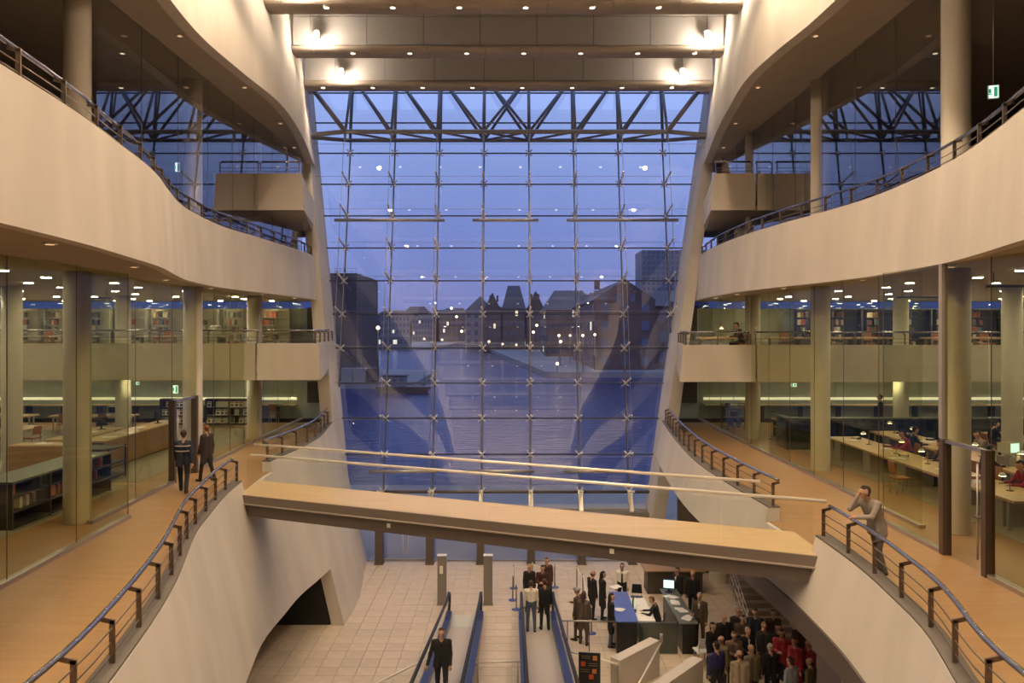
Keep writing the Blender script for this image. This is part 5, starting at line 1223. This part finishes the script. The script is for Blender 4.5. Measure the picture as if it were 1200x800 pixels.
person('reader in dark jacket standing between shelves of the reading room', 'st', P_ST, (15.6, 32.5, FB), 60, BLK, BLK, 'black')
# ================================================================== OUTSIDE
M['quay'] = mat('quay_paving', (0.23, 0.225, 0.23), 0.8, var=0.1, vscale=0.6)
M['brick'] = mat('red_brick', (0.125, 0.082, 0.075), 0.85, var=0.12, vscale=0.4)
M['brick2'] = mat('brown_brick', (0.105, 0.085, 0.08), 0.85, var=0.12, vscale=0.4)
M['slate'] = mat('slate_roof', (0.062, 0.062, 0.075), 0.7, var=0.1, vscale=0.5)
M['blackbld'] = mat('dark_cladding', (0.05, 0.045, 0.05), 0.6, var=0.08, vscale=0.4)
M['pale'] = mat('pale_render', (0.22, 0.215, 0.215), 0.8, var=0.06, vscale=0.3)
M['pane'] = mat('night_window', (0.11, 0.125, 0.18), 0.25)
M['tower'] = mat('tower_cladding', (0.17, 0.17, 0.20), 0.6)
w = bpy.data.materials.new('harbour_water'); w.use_nodes = True
b = w.node_tree.nodes['Principled BSDF']; b.inputs['Base Color'].default_value = (0.012, 0.026, 0.115, 1); b.inputs['Roughness'].default_value = 0.15; b.inputs['Specular IOR Level'].default_value = 0.3; b.inputs['IOR'].default_value = 1.33
tcx = w.node_tree.nodes.new('ShaderNodeTexCoord'); mp = w.node_tree.nodes.new('ShaderNodeMapping'); n1 = w.node_tree.nodes.new('ShaderNodeTexNoise'); bp = w.node_tree.nodes.new('ShaderNodeBump')
mp.inputs['Scale'].default_value = (0.35, 0.9, 1); n1.inputs['Scale'].default_value = 1.2; n1.inputs['Detail'].default_value = 5
bp.inputs['Strength'].default_value = 0.9; bp.inputs['Distance'].default_value = 0.35
for a, c in ((tcx.outputs['Object'], mp.inputs[0]), (mp.outputs[0], n1.inputs['Vector']), (n1.outputs['Fac'], bp.inputs['Height']), (bp.outputs[0], b.inputs['Normal'])): w.node_tree.links.new(a, c)
struct(MB().bb(-700, 700, 52, 1500, -3.0, -2.0).build('floor_harbour', w), 'dark blue rippled harbour water')
struct(MB().bb(-60, 60, FY0 + 0.4, 52, -3.0, -0.04).build('floor_quay', M['quay']), 'grey paved quay strip outside the window')
WZ = -2.0
def dist_at(py, z=WZ): return (EYE - z) * F / (py - HOR)
wmesh = MB().box((0, 0, 0), (1, 0.25, 1)).mesh('window', M['pane']); lmesh = MB().box((0, 0, 0), (1, 0.25, 1)).mesh('window', M['lit_win'])
def building(label, x0, x1, y0, y1, zt, wall, roof=None, rh=0, ridge='x', win=(6, 4), side=None, z0=WZ + 1.2, lit=0.025, ww=0.45, cat='building'):
    g = thing('building', label, cat, ((x0 + x1) / 2, (y0 + y1) / 2, z0))
    MB().bb(x0, x1, y0, y1, z0, zt).build('wall', wall, g)
    if roof:
        e = 0.5
        if ridge == 'x':   # ridge runs along x
            hi = (x1 - x0) * 0.22; ym = (y0 + y1) / 2
            MB().add([(x0 - e, y0 - e, zt), (x1 + e, y0 - e, zt), (x1 + e, y1 + e, zt), (x0 - e, y1 + e, zt), (x0 + hi, ym, zt + rh), (x1 - hi, ym, zt + rh)], [(3, 2, 1, 0), (0, 1, 5, 4), (2, 3, 4, 5), (1, 2, 5), (3, 0, 4)]).build('roof', roof, g)
        else:              # gable faces the camera
            MB().prism([(x0, zt), (x1, zt), ((x0 + x1) / 2, zt + rh)], y0, y0 + 0.6, 'y').build('gable', wall, g)
            MB().prism([(x0 - e, zt), (x1 + e, zt), ((x0 + x1) / 2, zt + rh + 0.4)], y0 + 0.6, y1, 'y').build('roof', roof, g)
    nx, nz = win
    for i in range(nx):
        for k in range(nz):
            sx = (x1 - x0) / nx; sz = (zt - z0) / nz
            o = link('window', lmesh if random.random() < lit else wmesh, g, Vector((x0 + sx * (i + .5), y0 - 0.05, z0 + sz * (k + .55))) - g.location); o.scale = (sx * ww, 1, sz * 0.52)
    if side:
        sgn, nx, nz = side; xs = x0 if sgn < 0 else x1
        for i in range(nx):
            for k in range(nz):
                sy = (y1 - y0) / nx; sz = (zt - z0) / nz
                o = link('window', lmesh if random.random() < lit else wmesh, g, Vector((xs + sgn * 0.05, y0 + sy * (i + .5), z0 + sz * (k + .55))) - g.location, R(90)); o.scale = (sy * ww, 1, sz * 0.5)
    return g
# gabled warehouse on the right
d = 205.0; s = d / F
wx0, wx1 = (697 - 600) * s, (768 - 600) * s; zt = EYE + (384 - 352) * s; 
wh = building('big brick warehouse with a steep gable facing the harbour', wx0, wx1, d, d + 75, zt, M['brick'], M['slate'], (352 - 328) * s, 'y', (3, 4), (-1, 12, 4), ww=0.4)
for px, py in ((708, 348), (725, 348), (741, 349)):
    o = link('window', wmesh, wh, Vector(((px - 600) * s, d - .05, EYE + (384 - py) * s)) - wh.location); o.scale = (1.5, 1, 2.2)
for i in range(5):
    yy = d + 12 + 13 * i; MB().box((wx0 + 3.2, yy, zt + 3.0), (1.6, 1.2, 1.6)).build('roof_window', M['pale'], wh)
MB().box((wx0 + 5, d + 40, zt + (352 - 328) * s + 1), (1.6, 1.6, 3)).build('chimney', M['brick2'], wh)
building('lower brick warehouse annex beside the steep gable', wx1 + 1, wx1 + 14, d + 6, d + 40, EYE + 6, M['brick2'], M['slate'], 5, 'x', (3, 3))
d2 = 300; s2 = d2 / F
building('brown warehouse with hipped slate roof behind the steep gable', (640 - 600) * s2, (705 - 600) * s2, d2, d2 + 60, EYE + 7, M['brick2'], M['slate'], 9, 'x', (8, 4), (-1, 6, 4), lit=0.04)
for a_, c_, hh, rr, rd_, lab in ((566, 588, 8, 10, 'y', 'old brown waterfront warehouse with a plain gable'), (589, 616, 10, 13, 'x', 'old waterfront warehouse with the broad slate roof and chimneys'), (617, 640, 8, 11, 'y', 'old waterfront warehouse with gable next to the hipped one')):
    g = building(lab, (a_ - 600) * 0.44, (c_ - 600) * 0.44 - .3, 400, 440, EYE + hh, M['brick2'], M['slate'], rr, rd_, (4, 4), (-1, 5, 4), lit=0.05)
    for k in range(2): MB().box(((a_ + 7 + 9 * k - 600) * 0.44, 420, EYE + hh + rr * .8), (1.0, 1.0, 3.4)).build('chimney', M['brick2'], g)
d3 = 470; s3 = d3 / F
building('pale gabled waterfront house left of the brick warehouses', (545 - 600) * s3, (580 - 600) * s3, d3, d3 + 40, EYE + 10, M['pale'], M['slate'], 9, 'y', (4, 4), lit=0.05)
for i, (a, c, h, lab) in enumerate(((446, 480, 10, 'long pale office block with rows of windows far across the harbour'), (483, 511, 7, 'low office block far across the harbour'), (514, 548, 12, 'dark apartment block far across the harbour'))):
    dd = 640; ss = dd / F
    g = building(lab, (a - 600) * ss, (c - 600) * ss, dd, dd + 40, EYE + h, M['pale'] if i < 2 else M['brick2'], M['slate'], 5, 'x', (8, 4), lit=0.04, ww=0.55)
for i in range(9):
    dd = 700; ss = dd / F; px = 440 + 32 * i
    o = building('distant dark roofline house on the skyline', (px - 600) * ss, (px + 30 - 600) * ss, dd, dd + 30, EYE + random.uniform(9, 16), M['blackbld'], M['slate'], random.uniform(4, 8), random.choice('xy'), (4, 3), lit=0.03); o['group'] = 'houses on the skyline'
dt = 560; stt = dt / F
building('tall slab office tower with a grid of windows behind the warehouse', (765 - 600) * stt - 8, (830 - 600) * stt, dt, dt + 30, EYE + (384 - 293) * stt, M['tower'], None, 0, 'x', (14, 18), lit=0.0, ww=0.6)
dk = 165.0; sk = dk / F
bk = building('dark windowless block with a roof railing beside the harbour', (372 - 600) * sk, (418 - 600) * sk, dk, dk + 26, EYE + (384 - 320) * sk, M['blackbld'], None, 0, 'x', (0, 0))
rt = EYE + (384 - 320) * sk
for k in range(8):
    x = (374 + 6.2 * k - 600) * sk; MB().bb(x - .05, x + .05, dk + .1, dk + .2, rt, rt + 1.0).build('roof_post', M['steel'], bk)
for z in (0.5, 1.0): MB().bb((372 - 600) * sk, (418 - 600) * sk, dk + .1, dk + .2, rt + z - .04, rt + z + .04).build('roof_rail', M['steel'], bk)
for s_ in (-.4, .4): MB().bb((421 - 600) * sk + s_ - .06, (421 - 600) * sk + s_ + .06, dk - .2, dk, WZ + 1, rt).build('ladder_rail', M['rail'], bk)
for k in range(20): MB().bb((421 - 600) * sk - .4, (421 - 600) * sk + .4, dk - .18, dk - .1, WZ + 2 + k * 1.0, WZ + 2.1 + k * 1.0).build('ladder_rung', M['rail'], bk)
# quay walls
g = MB().bb(-120, (490 - 600) * sk, dk - 6, dk + 45, WZ - 0.5, WZ + 1.2).build('floor_left_bank', M['quay']); struct(g, 'quay under the dark block')
g = MB().hexa([((640 - 600) * .215, 196, WZ - .5), (140, 185, WZ - .5), (140, 700, WZ - .5), (-40, 700, WZ - .5), ((640 - 600) * .215, 196, WZ + 1.4), (140, 185, WZ + 1.4), (140, 700, WZ + 1.4), (-40, 700, WZ + 1.4)]).build('floor_right_bank', M['quay']); struct(g, 'quay in front of the brick warehouses')
g = MB().bb(-500, 500, 630, 900, WZ - 0.5, WZ + 1.2).build('floor_far_bank', M['quay']); struct(g, 'far bank of the harbour')
# containers and a barge at the left quay
for i, (px, wpx, m, lab) in enumerate(((408, 13, M['pale'], 'pale container on the quay next to the dark block'), (423, 14, M['pale'], 'wider pale container on the quay below the dark block'), (437, 12, M['brick'], 'brick red container on the quay below the dark block'))):
    x = (px - 600) * 0.178; g = thing('container', lab, 'container', (x, 160.2, WZ + 1.2))
    MB().box((0, 0, 1.5), (wpx * 0.178, 3, 3.0)).build('body', m, g, world=False)
    for k in range(5): MB().box((-wpx * .08 + wpx * .04 * k, -1.53, 1.5), (0.12, 0.06, 2.8)).build('rib', m, g, world=False)
g = thing('barge', 'moored dark barge with a pale cabin on the water', 'boat', (-21.0, 149.0, WZ))
MB().hexa([(-5.0, -1.8, -0.3), (4.2, -1.8, -0.3), (4.2, 1.8, -0.3), (-5.0, 1.8, -0.3), (-5.2, -2, 1.3), (5.6, -2, 1.3), (5.6, 2, 1.3), (-5.2, 2, 1.3)]).build('hull', M['girder'], g, world=False)
MB().box((-1.6, 0, 2.3), (4.2, 2.8, 2.0)).build('cabin', M['pale'], g, world=False); MB().box((-1.6, 0, 3.4), (4.8, 3.2, 0.15)).build('cabin_roof', M['girder'], g, world=False)
for k in range(3): MB().box((-3.0 + 1.4 * k, -1.42, 2.5), (0.7, 0.05, 0.7)).build('cabin_window', M['pane'], g, world=False)
MB().tube([(4.0, 0, 1.3), (4.0, 0, 5.0)], 0.08, 6).build('mast', M['rail'], g, world=False)
g = thing('harbour_shed', 'low glazed harbour pavilion at the water edge across the barge', 'building', ((461 - 600) * .5, 450, WZ + 1.2))
MB().box((0, 0, 3), (20, 8, 6)).build('wall', M['tower'], g, world=False); MB().box((0, 0, 6.2), (22, 9, .5)).build('roof', M['pale'], g, world=False)
for k in range(6): link('window', lmesh if k % 3 == 0 else wmesh, g, (-8 + 3.2 * k, -4.05, 3.2)).scale = (2.2, 1, 2.5)
struct(MB().bb(-120, -45, 440, 640, WZ - .5, WZ + 1.2).build('floor_pavilion_bank', M['quay']), 'bank under the harbour pavilion')
# street lamps along the banks
pm_ = MB().tube([(0, 0, 0), (0, 0, 1)], 0.012, 6).mesh('pole', M['rail']); gm_ = MB().ball((0, 0, 0), 1.0, 8).mesh('globe', M['street_on'])
def slamp(px, py, d, base, r):
    p = at(px, py, d); t = thing('street_lamp', 'lit street lamp on the bank across the harbour', 'street lamp', (p.x, p.y, base), 0, 'street lamps across the harbour')
    a = link('pole', pm_, t); a.scale = (12, 12, max(0.5, p.z - base)); b_ = link('globe', gm_, t, (0, 0, p.z - base)); b_.scale = (r * .8, r * .8, r * .8)
for px, py, d, r in ((443, 384, 156, 0.5), (529, 361, 600, 1.3), (535, 371, 575, 1.1), (541, 388, 550, 1.2), (629, 381, 380, 0.8), (625, 389, 350, 0.8), (653, 426, 199, 0.5), (655, 393, 240, 0.5), (683, 393, 198, 0.4), (668, 393, 240, .4), (697, 392, 200, 0.4), (657, 400, 230, 0.5), (573, 400, 388, 0.7), (589, 403, 388, .6), (497, 397, 620, 1.0), (480, 396, 620, 1.0), (518, 398, 620, 1.0), (546, 399, 600, .9), (605, 404, 380, .6)):
    slamp(px, py, d, WZ + 1.3, r)
